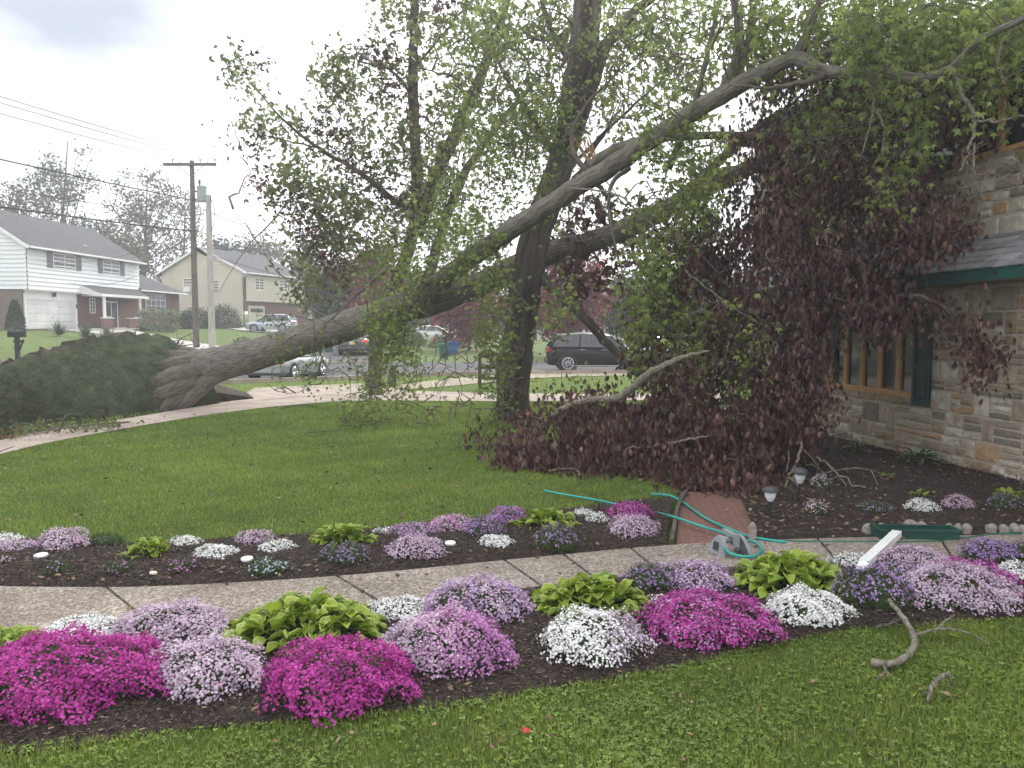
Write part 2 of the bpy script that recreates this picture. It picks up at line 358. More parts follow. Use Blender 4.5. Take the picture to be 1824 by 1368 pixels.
M['rock'] = mat('rock', (.34, .31, .28), (.19, .17, .15), scale=9, rough=.95, bump=.8, bscale=25)
M['paving_brick'] = brickmat('paving_brick', (.17, .05, .038), (.115, .036, .03), (.15, .115, .09), 2.9, rot=(0, 0, R(8)))
M['edging'] = mat('edging', (.10, .085, .07), (.05, .042, .035), scale=8, rough=.9, bump=.6)
M['cream_disc'] = mat('cream_disc', (.72, .70, .55), None, scale=4, rough=.5)
M['white_disc'] = mat('white_disc', (.75, .76, .76), None, scale=4, rough=.4)
M['orange_glow'] = mat('orange_glow', (.9, .3, .05), None, emit=(1, .28, .04, 3.0))  # glowing colour standing in for orange light reflected in a window
M['litter'] = rmat('litter', [(0, (.05, .03, .02)), (.5, (.16, .09, .06)), (1, (.25, .17, .11))], rough=.8)
# ------------------------------------------------------------ ground
def grid_lines(a, b, fine_a, fine_b, fine, coarse):
    v = list(np.arange(a, fine_a, coarse))+list(np.arange(fine_a, fine_b, fine))+list(np.arange(fine_b, b+coarse, coarse))
    return np.array(v)
xs = grid_lines(-300, 300, -60, 40, 1.0, 12); ys = grid_lines(-20, 700, -4, 110, 1.0, 14)
X, Y = np.meshgrid(xs, ys, indexing='ij'); Z = T(X, Y)
# pit left by the root plate
Z = Z-.9*np.exp(-(((X+11.2)/1.6)**2+((Y-18.8)/3.2)**2))
i, j = np.meshgrid(np.arange(len(xs)-1), np.arange(len(ys)-1), indexing='ij'); ny = len(ys)
f = np.stack([i*ny+j, (i+1)*ny+j, (i+1)*ny+j+1, i*ny+j+1], -1).reshape(-1, 4)
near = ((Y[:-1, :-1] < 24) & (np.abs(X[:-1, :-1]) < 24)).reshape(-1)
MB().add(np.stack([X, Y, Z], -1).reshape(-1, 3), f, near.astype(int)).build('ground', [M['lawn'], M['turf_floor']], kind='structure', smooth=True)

def resample(pts, n):
    p = np.array([list(q) for q in pts], float); d = np.concatenate([[0], np.cumsum(np.linalg.norm(np.diff(p, axis=0), axis=1))])
    t = np.linspace(0, d[-1], n); return np.stack([np.interp(t, d, p[:, k]) for k in range(p.shape[1])], 1)
def smooth_line(pts, n, it=3):
    p = np.array([list(q) for q in pts], float)
    for _ in range(it):
        q = [p[0]]
        for a, b in zip(p[:-1], p[1:]): q += [a*.75+b*.25, a*.25+b*.75]
        q.append(p[-1]); p = np.array(q)
    return resample(p, n)
def loft(mb, A, B, nu, nv, zf=lambda u, v, x, y: 0, pad=.0, follow=True, skirt=0, mi=0):
    a = A; b = B
    U, V = np.meshgrid(np.linspace(0, 1, nu), np.linspace(0, 1, nv), indexing='ij')
    p = a[:, None, :]*(1-V[..., None])+b[:, None, :]*V[..., None]
    x, y = p[..., 0], p[..., 1]; z = T(x, y)+zf(U, V, x, y)
    i, j = np.meshgrid(np.arange(nu-1), np.arange(nv-1), indexing='ij')
    f = np.stack([i*nv+j, (i+1)*nv+j, (i+1)*nv+j+1, i*nv+j+1], -1).reshape(-1, 4)
    # keep the normal up
    n0 = np.cross(np.append(p[1, 0, :2]-p[0, 0, :2], 0), np.append(p[0, 1, :2]-p[0, 0, :2], 0))[2]
    if n0 < 0: f = f[:, ::-1]
    mb.add(np.stack([x, y, z], -1).reshape(-1, 3), f, mi)
    return np.stack([x, y, z], -1)
def gl(pts): return [tuple(G(*q))[:2] for q in pts]
def hnoise(x, y, s=1.0):
    return (np.sin(x*3.1*s+1.3*np.sin(y*2.3*s))+np.sin(y*4.3*s+2.1*np.sin(x*1.7*s))+.5*np.sin(x*9.7*s+y*7.9*s)+.5*np.sin(y*13.1*s-x*11.3*s))/3

# road: one carriageway coming from the near left, bending right along the far side of the lot, with a branch going away
def ribbon(mb, pts, w0, w1, n, nv, dz, mi=0):
    c = smooth_line(pts, n); t = np.gradient(c, axis=0); t /= np.linalg.norm(t, axis=1, keepdims=True)
    nrm = np.stack([t[:, 1], -t[:, 0]], 1)
    return loft(mb, c+nrm*w0, c+nrm*w1, n, nv, lambda u, v, x, y: dz, mi=mi), c, nrm
ROAD = [(-34, 9), (-24, 18.5), (-17.5, 25.5), (-12, 32), (-5, 37), (4, 38.9), (20, 39.4), (60, 39)]
mb = MB(); ribbon(mb, ROAD, -4.6, 4.4, 160, 10, .04)
mb.build('road', M['asphalt'], kind='structure')
mb = MB(); ribbon(mb, [(-11.5, 36), (-12, 46), (-14, 60), (-17.5, 80), (-24, 120)], -4, 4, 90, 8, .05)
mb.build('side_road', M['asphalt'], kind='structure')
# kerb along the near side of the road
c = smooth_line(ROAD, 160); t = np.gradient(c, axis=0); t /= np.linalg.norm(t, axis=1, keepdims=True); nrm = np.stack([t[:, 1], -t[:, 0]], 1)
def kerb(off, name, sel=slice(None)):
    a = (c+nrm*off)[sel]; b = (c+nrm*(off+(.16 if off > 0 else -.16)))[sel]; n = len(a); m = MB(); z0 = T(a[:, 0], a[:, 1])
    vs = np.concatenate([np.c_[a, z0-.05], np.c_[a, z0+.16], np.c_[b, z0+.16], np.c_[b, z0-.05]])
    i = np.arange(n-1); fs = np.concatenate([np.stack([i+k*n, i+1+k*n, i+1+(k+1)*n, i+(k+1)*n], 1) for k in range(3)])
    m.add(vs, fs); m.build(name, M['concrete'], kind='structure')
kerb(4.4, 'kerb'); kerb(-4.6, 'kerb', slice(0, 62))
# street sidewalk on the near side, following the corner
A = smooth_line(gl([(-260, 900), (0, 808), (180, 772), (390, 737), (520, 722), (640, 714), (800, 716), (1000, 716), (1300, 712)]), 90)
B = smooth_line(gl([(-230, 862), (0, 782), (180, 755), (390, 719), (440, 700), (560, 692), (700, 697), (1000, 704), (1300, 702)]), 90)
mb = MB()
for k in range(0, 89, 3):
    a = A[k:k+4].copy(); b = B[k:k+4].copy()
    if len(a) < 2: continue
    a[-1] = a[-1]*.985+a[-2]*.015; b[-1] = b[-1]*.985+b[-2]*.015
    loft(mb, a, b, len(a), 4, lambda u, v, x, y: .025)
mb.build('street_sidewalk', M['concrete'], kind='structure')
# apron from the corner sidewalk to the road
mb = MB(); a = smooth_line(gl([(400, 722), (560, 705), (760, 704)]), 14); b = smooth_line(gl([(455, 692), (560, 688), (640, 684)]), 14)
loft(mb, a, b, 14, 4, lambda u, v, x, y: .033); mb.build('pavement_apron', M['concrete'], kind='structure')
mb = MB(); loft(mb, smooth_line(gl([(640, 700), (800, 690), (960, 672), (1240, 668)]), 24), smooth_line(gl([(690, 690), (790, 676), (960, 664), (1240, 661)]), 24), 24, 3, lambda u, v, x, y: .03)
mb.build('far_sidewalk', M['concrete'], kind='structure')
# garden path
PF = smooth_line(gl([(-420, 1040), (-120, 1050), (150, 1054), (300, 1052), (620, 1033), (900, 1004), (1190, 976), (1360, 968), (1560, 962), (1824, 958), (2150, 952)]), 120)
PN = smooth_line(gl([(-420, 1150), (-120, 1150), (130, 1140), (300, 1125), (620, 1092), (900, 1058), (1190, 1025), (1360, 1012), (1560, 1005), (1824, 998), (2150, 990)]), 120)
joints = [0]
for jx in (30, 270, 633, 905, 1010, 1120, 1290, 1440, 1620, 1760):
    q = np.array(G(jx, 1045 if jx < 300 else 1045-(jx-300)*.075))[:2]
    joints.append(int(np.argmin(np.linalg.norm((PF+PN)/2-q, axis=1))))
joints = sorted(set(joints+[119]))
mb = MB()
for a0, b0 in zip(joints[:-1], joints[1:]):
    if b0-a0 < 1: continue
    a = PF[a0:b0+1].copy(); b = PN[a0:b0+1].copy()
    da = (a[-1]-a[-2]); db = (b[-1]-b[-2])
    a[-1] -= da/np.linalg.norm(da)*.03; b[-1] -= db/np.linalg.norm(db)*.03
    n = len(a); loft(mb, a, b, n, 6, lambda u, v, x, y: .035)
    top = a; # slab sides
    for e_ in (a, b):
        z0 = T(e_[:, 0], e_[:, 1]); i = np.arange(n-1)
        mb.add(np.concatenate([np.c_[e_, z0+.035], np.c_[e_, z0-.03]]), np.stack([i, i+1, i+1+n, i+n], 1))
    for k in (0, -1):
        mb.add([[*a[k], .035], [*b[k], .035], [*b[k], -.03], [*a[k], -.03]], [[0, 1, 2, 3]])
mb.build('garden_path', M['aggregate'], kind='structure')
mb = MB(); loft(mb, PF, PN, 120, 4, lambda u, v, x, y: .012); mb.build('path_bedding', M['soil'], kind='structure')

# mulch beds
NL = smooth_line(gl([(-420, 1370), (-100, 1345), (60, 1340), (300, 1310), (500, 1295), (760, 1268), (1000, 1232), (1200, 1195), (1380, 1150), (1560, 1120), (1824, 1108), (2200, 1100)]), 120)
BL = smooth_line(gl([(-420, 955), (-120, 958), (60, 962), (220, 975), (400, 962), (600, 952), (800, 930), (1000, 912), (1130, 892), (1200, 888)]), 90)
PFb = smooth_line([tuple(q) for q in PF[(PF[:, 0] < G(1196, 976).x)]], 90)
def bedz(h): return lambda u, v, x, y: .014+h*np.sin(np.pi*np.clip(v, 0, 1))**.6+.012*hnoise(x, y, 3)*np.sin(np.pi*v)
def bedline(p): p = p.copy(); p[:, 1] += .05*hnoise(p[:, 0], p[:, 0]*0, 2.0); return p
mb = MB(); loft(mb, bedline(NL), PN, 120, 30, bedz(.05)); mb.build('mulch_bed', M['mulch'], kind='structure', smooth=True)
mb = MB(); loft(mb, PFb, bedline(BL), 90, 30, bedz(.07)); mb.build('mulch_bed', M['mulch'], kind='structure', smooth=True)
WP = Vector((6.84, 10.5, 0)); WD = Vector((-.1763, .9843, 0)).normalized(); WN = Vector((-WD.y, WD.x, 0))   # wall foot, along, outward
def Wp(y): return WP+WD*((y-10.5)/WD.y)
RB_A = smooth_line(gl([(1352, 968), (1400, 965), (1560, 960), (1824, 956)])+[(7.6, 7.6)], 40)
RB_B = smooth_line(gl([(1316, 884), (1330, 800)])+[tuple(Wp(16.5))[:2], tuple(Wp(12))[:2], tuple(Wp(7.2))[:2]], 40)
mb = MB(); loft(mb, RB_A, RB_B, 40, 30, bedz(.05)); mb.build('mulch_bed', M['mulch'], kind='structure', smooth=True)
# brick paving
mb = MB(); loft(mb, smooth_line(gl([(1205, 976), (1280, 972), (1350, 968)]), 6), smooth_line(gl([(1212, 880), (1270, 880), (1320, 884)]), 6), 6, 8, lambda u, v, x, y: .03)
mb.build('brick_path', M['paving_brick'], kind='structure')
# ------------------------------------------------------------ stone house on the right
def u_at(px, D=None): pass
def wall_u(px, out=0.0):
    # distance along the wall where the sight line through px meets it
    k = (px-CX)/F
    # point = WP + WN*out + WD*u ; x = k*y
    x0 = WP.x+WN.x*out; y0 = WP.y+WN.y*out
    return (k*y0-x0)/(WD.x-k*WD.y)
sh = empty('stone_house', WP, math.atan2(WD.y, WD.x), 'grey and tan stone house with slate pent roof at the right edge', 'house')
U0, U1, ZT = -6.5, 7.6, 6.3
LW = (wall_u(1633), wall_u(1476), .97, 2.32)          # lower window opening: u0,u1,z0,z1
UW = (-.9, wall_u(1690), 4.5, 5.75)                     # upper window
openings = [LW, UW]
wb = MB()
us = sorted({U0, U1, LW[0], LW[1], UW[0], UW[1]}); zs = sorted({-.2, ZT, LW[2], LW[3], UW[2], UW[3]})
for a, b in zip(us[:-1], us[1:]):
    for c0, c1 in zip(zs[:-1], zs[1:]):
        mu, mz = (a+b)/2, (c0+c1)/2
        if any(o_[0] < mu < o_[1] and o_[2] < mz < o_[3] for o_ in openings): continue
        wb.add([[a, .014, c0], [b, .014, c0], [b, .014, c1], [a, .014, c1]], [[1, 0, 3, 2]], 0)
for o_ in openings:                                     # reveals
    a, b, c0, c1 = o_
    for q in ([[a, 0, c0], [b, 0, c0], [b, -.2, c0], [a, -.2, c0]], [[a, 0, c1], [b, 0, c1], [b, -.2, c1], [a, -.2, c1]], [[a, 0, c0], [a, 0, c1], [a, -.2, c1], [a, -.2, c0]], [[b, 0, c0], [b, 0, c1], [b, -.2, c1], [b, -.2, c0]]):
        wb.add(q, [[0, 1, 2, 3]], 0)
wb.add([[U1, 0, -.2], [U1, -8, -.2], [U1, -8, ZT], [U1, 0, ZT]], [[0, 1, 2, 3]], 0)
wb.add([[U0, -8, -.2], [U1, -8, -.2], [U1, -8, ZT], [U0, -8, ZT]], [[0, 1, 2, 3]], 0)
rs = np.random.RandomState(5); SV = []; SF = []; SR = []
def stone(a, b, c0, c1):
    for o_ in openings:
        if a < o_[1] and b > o_[0] and c0 < o_[3]-.01 and c1 > o_[2]+.01:
            if c0 < o_[2]-.06 and c1-o_[2] < c1-c0: c1 = min(c1, o_[2])
            elif a < o_[0]-.08: b = min(b, o_[0])
            elif b > o_[1]+.08: a = max(a, o_[1])
            elif c1 > o_[3]+.05: c0 = max(c0, o_[3])
            else: return
    g = .015; a += g; b -= g; c0 += g; c1 -= g
    if b-a < .04 or c1-c0 < .025: return
    d = rs.uniform(.026, .046); r = min(.022, (c1-c0)*.16)
    cu, cz = (a+b)/2, (c0+c1)/2; hu, hz = (b-a)/2, (c1-c0)/2
    ring = [(-1, -.84), (-.93, -1), (0, -1), (.93, -1), (1, -.84), (1, .84), (.93, 1), (0, 1), (-.93, 1), (-1, .84)]
    n = len(ring); base = len(SV)
    jit = rs.uniform(-.011, .011, (n, 2))
    for k, (x_, z_) in enumerate(ring): SV.append((cu+x_*hu+jit[k, 0]*.6, .002, cz+z_*hz+jit[k, 1]*.6))
    for k, (x_, z_) in enumerate(ring):
        SV.append((cu+x_*(hu-r*.3)+jit[k, 0]*.6, d*.75, cz+z_*(hz-r*.3)+jit[k, 1]*.6))
    for k, (x_, z_) in enumerate(ring):
        SV.append((cu+x_*(hu-r), d+rs.uniform(-.008, .008), cz+z_*(hz-r)))
    SV.append((cu+rs.uniform(-.3, .3)*hu, d+rs.uniform(0, .014), cz))
    rnd = rs.rand()
    for q in range(2):
        for k in range(n):
            k2 = (k+1) % n; SF.append((base+q*n+k, base+(q+1)*n+k, base+(q+1)*n+k2, base+q*n+k2)); SR.append(rnd)
    for k in range(n):
        k2 = (k+1) % n; SF.append((base+2*n+k, base+3*n, base+2*n+k2, base+2*n+k2)); SR.append(rnd)
z = -.05
while z < ZT:
    h = rs.uniform(.17, .36) if z < 3 else rs.uniform(.25, .5)
    u = U0
    while u < U1:
        wd = rs.uniform(.16, .5)
        k = rs.rand()
        if k < .34: stone(u, u+wd, z, z+h)
        elif k < .75 or h < .26:
            s_ = rs.uniform(.35, .65); stone(u, u+wd, z, z+h*s_); 
            if rs.rand() < .4: stone(u, u+wd*.45, z+h*s_, z+h); stone(u+wd*.45, u+wd, z+h*s_, z+h)
            else: stone(u, u+wd, z+h*s_, z+h)
        else:
            for q in range(3): stone(u, u+wd, z+h*q/3, z+h*(q+1)/3)
        u += wd
    z += h
SFa = np.array(SF)
tri = SFa[:, 2] == SFa[:, 3]
wb.add(SV, SFa[~tri], 1, np.array(SR)[~tri]); 
b0 = wb.n-len(SV); wb.f.append((SFa[tri][:, :3]+b0, np.full(tri.sum(), 1), np.array(SR)[tri]))
wb.build('wall', [M['mortar'], M['stone']], sh)
# pent roof between the storeys: slates in courses
PR_Z0, PR_Z1, PR_OUT = 2.84, 3.38, .74
pm = MB()
ncr = 6
for k in range(ncr):
    t0, t1 = k/ncr, (k+1.25)/ncr
    u = U0+rs.uniform(-.2, 0)
    while u < U1+.3:
        wd = rs.uniform(.17, .30)
        a, b = u+.004, u+wd-.004
        o0 = PR_OUT*(1-t0)+.012; o1 = PR_OUT*(1-min(t1, 1)); z0 = PR_Z0+(PR_Z1-PR_Z0)*t0+.022+rs.uniform(0, .006); z1 = PR_Z0+(PR_Z1-PR_Z0)*min(t1, 1)+.006
        pm.add([[a, o0, z0], [b, o0, z0], [b, o1, z1], [a, o1, z1], [a, o0, z0-.018], [b, o0, z0-.018]], [[1, 0, 3, 2], [0, 1, 5, 4]], 0)
        u += wd
pr = pm.build('pent_roof', M['slate'], sh)
MB().box(((U0+U1)/2+.1, PR_OUT-.02, PR_Z0-.075), (U1-U0+.2, .03, .15)).build('fascia', M['fascia'], pr)
MB().box(((U0+U1)/2+.1, PR_OUT/2-.02, PR_Z0-.15), (U1-U0+.18, PR_OUT-.06, .02)).build('soffit', M['soffit'], pr)
MB().lathe([(.0, 0), (.028, .004), (.028, .02), (.016, .026), (0, .03)], (0, 0, 0), 12).build('gutter_hook', M['black'], pr).matrix_local = Matrix.Translation((wall_u(1766, .74), PR_OUT-.005, PR_Z0-.07)) @ Matrix.Rotation(-math.pi/2, 4, 'X')
# lower window
def window(parent, o_, nl, fm, gm, out=0, sill=.07, sign=1):
    a, b, c0, c1 = o_; y = -.07*sign+out; fr = MB(); wd = .055
    fr.box(((a+b)/2, y, c0+wd/2), (b-a, .09, wd)).box(((a+b)/2, y, c1-wd/2), (b-a, .09, wd))
    for x_ in (a+wd/2, b-wd/2): fr.box((x_, y, (c0+c1)/2), (wd, .088, c1-c0-2*wd))
    for k in range(1, nl):
        x_ = a+(b-a)*k/nl; fr.box((x_-.027, y, (c0+c1)/2), (.038, .08, c1-c0-2*wd)); fr.box((x_+.027, y, (c0+c1)/2), (.038, .08, c1-c0-2*wd)); fr.box((x_, y-.01*sign, (c0+c1)/2), (.016, .05, c1-c0-2*wd))
    w_ = fr.build('window', fm, parent)
    MB().box(((a+b)/2, y-.015*sign, (c0+c1)/2), (b-a-.06, .012, c1-c0-.06)).build('pane', gm, w_)
    MB().box(((a+b)/2, y+.075*sign, c0-.012), (b-a+.06, .12, .045)).build('sill', fm, w_)
    return w_
window(sh, LW, 5, M['wood_frame'], M['glass'])
window(sh, UW, 3, M['wood_frame'], M['glass'])
def shutter(parent, a, b, c0, c1, m, out=.06, sign=1):
    s_ = MB(); y = out*sign; wd = .055
    s_.box(((a+b)/2, y, (c0+c1)/2), (b-a, .02, c1-c0))
    for x_ in (a+wd/2, b-wd/2): s_.box((x_, y+.018*sign, (c0+c1)/2), (wd, .022, c1-c0))
    for z_ in (c0+.05, c0+(c1-c0)*.42, c1-.05): s_.box(((a+b)/2, y+.017*sign, z_), (b-a-2*wd, .02, .09))
    for q0, q1 in ((c0+.13, c0+(c1-c0)*.42-.08), (c0+(c1-c0)*.42+.08, c1-.13)):
        s_.box(((a+b)/2, y+.014*sign, (q0+q1)/2), (b-a-2*wd-.07, .012, q1-q0))
    s_.build('shutter', m, parent)
shutter(sh, LW[0]-.42, LW[0]-.02, .84, 2.34, M['shutter'])
shutter(sh, LW[1]+.02, LW[1]+.42, .84, 2.34, M['shutter'])
shutter(sh, UW[1]+.03, UW[1]+.43, 4.42, 5.85, M['shutter'])
shutter(sh, UW[0]-.45, UW[0]-.04, 4.42, 5.85, M['shutter'])
# open casement leaning out of the upper window
cs = MB(); 
for x_ in (0, .52): cs.box((x_, 0, .5), (.05, .04, 1.0))
for z_ in (.02, .98): cs.box((.26, 0, z_), (.52, .04, .05))
ca = cs.build('casement', M['white'], sh); ca.matrix_local = Matrix.Translation((UW[1]-.06, .06, 4.62)) @ Matrix.Rotation(R(62), 4, 'Z')
MB().box((.26, 0, .5), (.48, .01, .94)).build('pane', M['glass'], ca)
# main eave and roof
rf = MB(); rf.add([[U0, .5, ZT], [U1+.4, .5, ZT], [U1+.4, -4, ZT+2.4], [U0, -4, ZT+2.4], [U0, -8.5, ZT], [U1+.4, -8.5, ZT]], [[1, 0, 3, 2], [2, 3, 4, 5]])
rr = rf.build('roof', M['roof'], sh)
MB().box(((U0+U1)/2+.2, .5, ZT-.08), (U1-U0+.4, .04, .18)).build('fascia', M['fascia'], rr)
MB().box(((U0+U1)/2+.2, .24, ZT-.12), (U1-U0+.4, .48, .02)).build('soffit', M['soffit'], rr)
wl = MB(); wl.box((0, .05, 0), (.08, .06, .14)); lo = wl.build('window_reflection', M['black'], sh); lo.location = (wall_u(1773), .03, 5.55)  # added piece standing in for orange reflections in the upper window
MB().lathe([(0, 0), (.03, .01), (.035, .04), (.02, .07), (0, .075)], (0, .1, -.04), 10).build('reflection_glow', M['orange_glow'], lo)
# ------------------------------------------------------------ the white house across the street
ZH = float(T(-34, 60))-.02
wh = empty('white_house', (-34, 55, ZH), math.atan2(1, .063), 'white sided two storey house with brick ground floor at far left', 'house')
def siding(mb, a, b, c0, c1, y, ax='x', pitch=.3, mi=0, gable=None):
    z = c0
    while z < c1-.02:
        z2 = min(z+pitch, c1); 
        if gable: aa, bb = gable(z, z2)
        else: aa, bb = (a, b), (a, b)
        o0, o1 = (.065, .0)
        if ax == 'x': q = [[aa[0], y-o0, z], [aa[1], y-o0, z], [bb[1], y-o1, z2], [bb[0], y-o1, z2], [aa[0], y, z], [aa[1], y, z]]
        else: q = [[y-o0, aa[0], z], [y-o0, aa[1], z], [y-o1, bb[1], z2], [y-o1, bb[0], z2], [y, aa[0], z], [y, aa[1], z]]
        mb.add(q, [[0, 1, 2, 3], [0, 1, 5, 4]] if ax == 'x' else [[1, 0, 3, 2], [1, 0, 4, 5]], mi); z = z2
up = MB(); DEP = 8.2
siding(up, -.02, 14.5, 2.8, 5.85, -.35)                       # front face of the overhanging upper floor
siding(up, -.35, DEP, 2.8, 6.0, -.02, 'y')
siding(up, 0, 0, 6.0, 8.6, -.02, 'y', gable=lambda z0, z1: ((-.35+(z0-6)*1.57, DEP-(z0-6)*1.57), (-.35+(z1-6)*1.57, DEP-(z1-6)*1.57)))
up.box((7.25, -.16, 2.75), (14.5, .36, .08)); up.box((14.48, DEP/2-.17, 4.3), (.04, DEP, 3.1)); up.box((7.2, DEP, 4.3), (14.4, .05, 3.1))
up.build('upper_wall', M['siding_white'], wh)
for c_, z_ in (((.1, 4.1, 1.35), (.2, 8.0, 2.7)), ((10.3, .1, 1.35), (8.4, .2, 2.7)), ((18.35, .12, 1.75), (7.7, .2, 3.5)), ((22.3, 4, 1.75), (.2, 8, 3.5))): MB().box(c_, z_).build('brick_wall', M['brick'], wh)
pn = MB(); pn.box((3.2, .08, 2.42), (5.9, .1, .6)); pn.box((6.0, .08, 1.3), (.45, .12, 2.5)); pn.box((.2, .06, 1.3), (.2, .12, 2.5)); pn.build('garage_surround', M['white'], wh)
gd = MB()
for k in range(4): gd.box((3.1, .1, .3+k*.53), (5.5, .05, .51))
for k in range(4):
    for q in range(8): gd.box((.7+q*.68, .075, .3+k*.53), (.5, .02, .32))
gdo = gd.build('garage_door', M['door_white'], wh); MB().box((3.1, .05, .85), (.12, .05, .04)).build('handle', M['black'], gdo)
rfm = MB()
rfm.add([[-.35, -.85, 5.72], [14.9, -.85, 5.72], [14.9, 3.9, 8.75], [-.35, 3.9, 8.75], [14.9, 8.7, 5.72], [-.35, 8.7, 5.72]], [[0, 1, 2, 3], [3, 2, 4, 5]])
rfm.add([[14.3, -.6, 3.45], [22.9, -.6, 3.35], [18.6, 3.9, 5.9], [14.3, 3.9, 5.95], [22.9, 8.5, 3.4], [14.3, 8.5, 3.5]], [[0, 1, 2, 3], [3, 2, 4, 5], [1, 4, 2, 2]] if False else [[0, 1, 2, 3], [3, 2, 4, 5]])
rfm.add([[22.9, -.6, 3.35], [22.9, 8.5, 3.4], [18.6, 3.9, 5.9]], [[0, 1, 2]])
hr = rfm.build('roof', M['roof'], wh)
gt = MB(); gt.box((7.25, -.9, 5.68), (15.2, .12, .13)); gt.box((18.6, -.66, 3.34), (8.7, .12, .13)); gt.box((15.0, 4, 5.7), (.05, 9.2, .1)); gt.build('gutter', M['white'], hr)
rk = MB()
rk.add([[-.38, -.9, 5.7], [-.38, 3.9, 8.78], [-.38, 3.9, 8.58], [-.38, -.7, 5.55]], [[0, 1, 2, 3]]); rk.add([[-.38, 8.7, 5.7], [-.38, 3.9, 8.78], [-.38, 3.9, 8.58], [-.38, 8.5, 5.55]], [[3, 2, 1, 0]]); rk.build('rake_board', M['white'], hr)
MB().box((8.2, .6, 6.62), (.35, .3, .06)).build('roof_vent', M['white'], hr)
def hwin(parent, a, b, c0, c1, y, cols, rows, sm=None, axis='x', gm=None, name='window'):
    f_ = MB(); wd = .05
    def bx(x0, x1, z0, z1, d0, mb_):
        if axis == 'x': mb_.box(((x0+x1)/2, y-d0, (z0+z1)/2), (x1-x0, .05, z1-z0))
        else: mb_.box((y-d0, (x0+x1)/2, (z0+z1)/2), (.05, x1-x0, z1-z0))
    bx(a-.05, b+.05, c0-.06, c0, .035, f_); bx(a-.05, b+.05, c1, c1+.06, .035, f_); bx(a-.07, a, c0, c1, .035, f_); bx(b, b+.07, c0, c1, .035, f_)
    for k in range(1, cols): x_ = a+(b-a)*k/cols; bx(x_-.035, x_+.035, c0, c1, .03, f_)
    for k in range(1, rows): z_ = c0+(c1-c0)*k/rows; bx(a, b, z_-.02, z_+.02, .026, f_)
    w_ = f_.build(name, M['white'], parent); g_ = MB(); bx(a, b, c0, c1, .012, g_); g_.build('pane', gm or M['pane_grey'], w_)
    if sm:
        for x0, x1 in ((a-.75, a-.1), (b+.1, b+.75)):
            s_ = MB(); bx(x0, x1, c0-.05, c1+.05, .05, s_)
            for k in range(12): z_ = c0+(c1-c0)*(k+.5)/12; bx(x0+.06, x1-.06, z_-.03, z_+.03, .07, s_)
            s_.build('shutter', sm, parent)
    return w_
hwin(wh, 2.85, 5.4, 4.5, 5.55, -.36, 2, 2, M['grey_shutter'])
hwin(wh, 9.1, 11.4, 4.5, 5.55, -.36, 2, 2, M['grey_shutter'])
hwin(wh, 16.2, 19.6, 1.55, 3.15, 0.02, 4, 3)
hwin(wh, 7.7, 8.3, 1.3, 2.4, 0, 2, 4)
# porch
ro = MB(); ro.add([[6.0, -.36, 3.4], [6.0, -2.0, 2.72], [12.9, -2.0, 2.72], [14.4, -.36, 3.35]], [[1, 2, 3, 0]]); po = ro.build('porch_roof', M['roof'], wh)
tr = MB(); tr.box((9.45, -2.02, 2.62), (6.95, .07, .2)); tr.add([[6.02, -.36, 3.4], [6.02, -2.0, 2.72], [6.02, -2.0, 2.5], [6.02, -.36, 2.7]], [[0, 1, 2, 3]]); tr.box((9.4, -1.2, 2.56), (6.8, 1.6, .03)); tr.build('trim', M['white'], po)
for x_ in (6.6, 11.8):
    q = MB(); q.box((x_, -1.85, 1.7), (.16, .16, 1.85)); q.box((x_, -1.85, 2.5), (.4, .1, .18)); q.box((x_, -1.85, 2.36), (.28, .09, .12)); q.build('porch_post', M['white'], wh)
for a, b in ((6.3, 7.6), (9.9, 12.0)):
    q = MB(); q.box(((a+b)/2, -1.85, .35), (b-a, .25, .95)); k_ = q.build('knee_wall', M['brick'], wh)
    MB().box(((a+b)/2, -1.85, .855), (b-a+.1, .32, .06)).build('cap', M['white'], k_)
fd = MB(); fd.box((10.5, .03, 1.15), (2.2, .12, 2.3)); fd.build('door_frame', M['white'], wh)
for x_, w_ in ((10.0, .95), (11.05, .7)):
    d_ = MB().box((x_, -.05, 1.12), (w_, .05, 2.05)).build('glass_door', M['pane_grey'], wh)
    MB().box((x_+w_/2-.08, -.09, 1.1), (.04, .05, .2)).build('handle', M['black'], d_)
q = MB(); q.box((3.2, -.12, 2.5), (.18, .16, .26)); q.box((3.2, -.1, 2.67), (.24, .22, .05)); q.build('garage_lamp', M['black'], wh)
q = MB(); q.box((-.1, 2.2, 1.35), (.14, .3, .45)); q.tube([(-.08, 1.9, 1.6), (-.08, 1.9, 5.6)], .03); q.box((-.1, 1.9, 1.7), (.12, .2, .35)); q.build('meter_box', M['steel_grey'], wh)
for sx in (7.15, 11.2): MB().box((sx, -1.85, .95), (.7, .16, .14)).build('planter_box', M['steel_grey'], wh)
MB().box((6.0, -.0, 1.75), (.1, .12, .3)).build('number_sign', M['black'], wh)
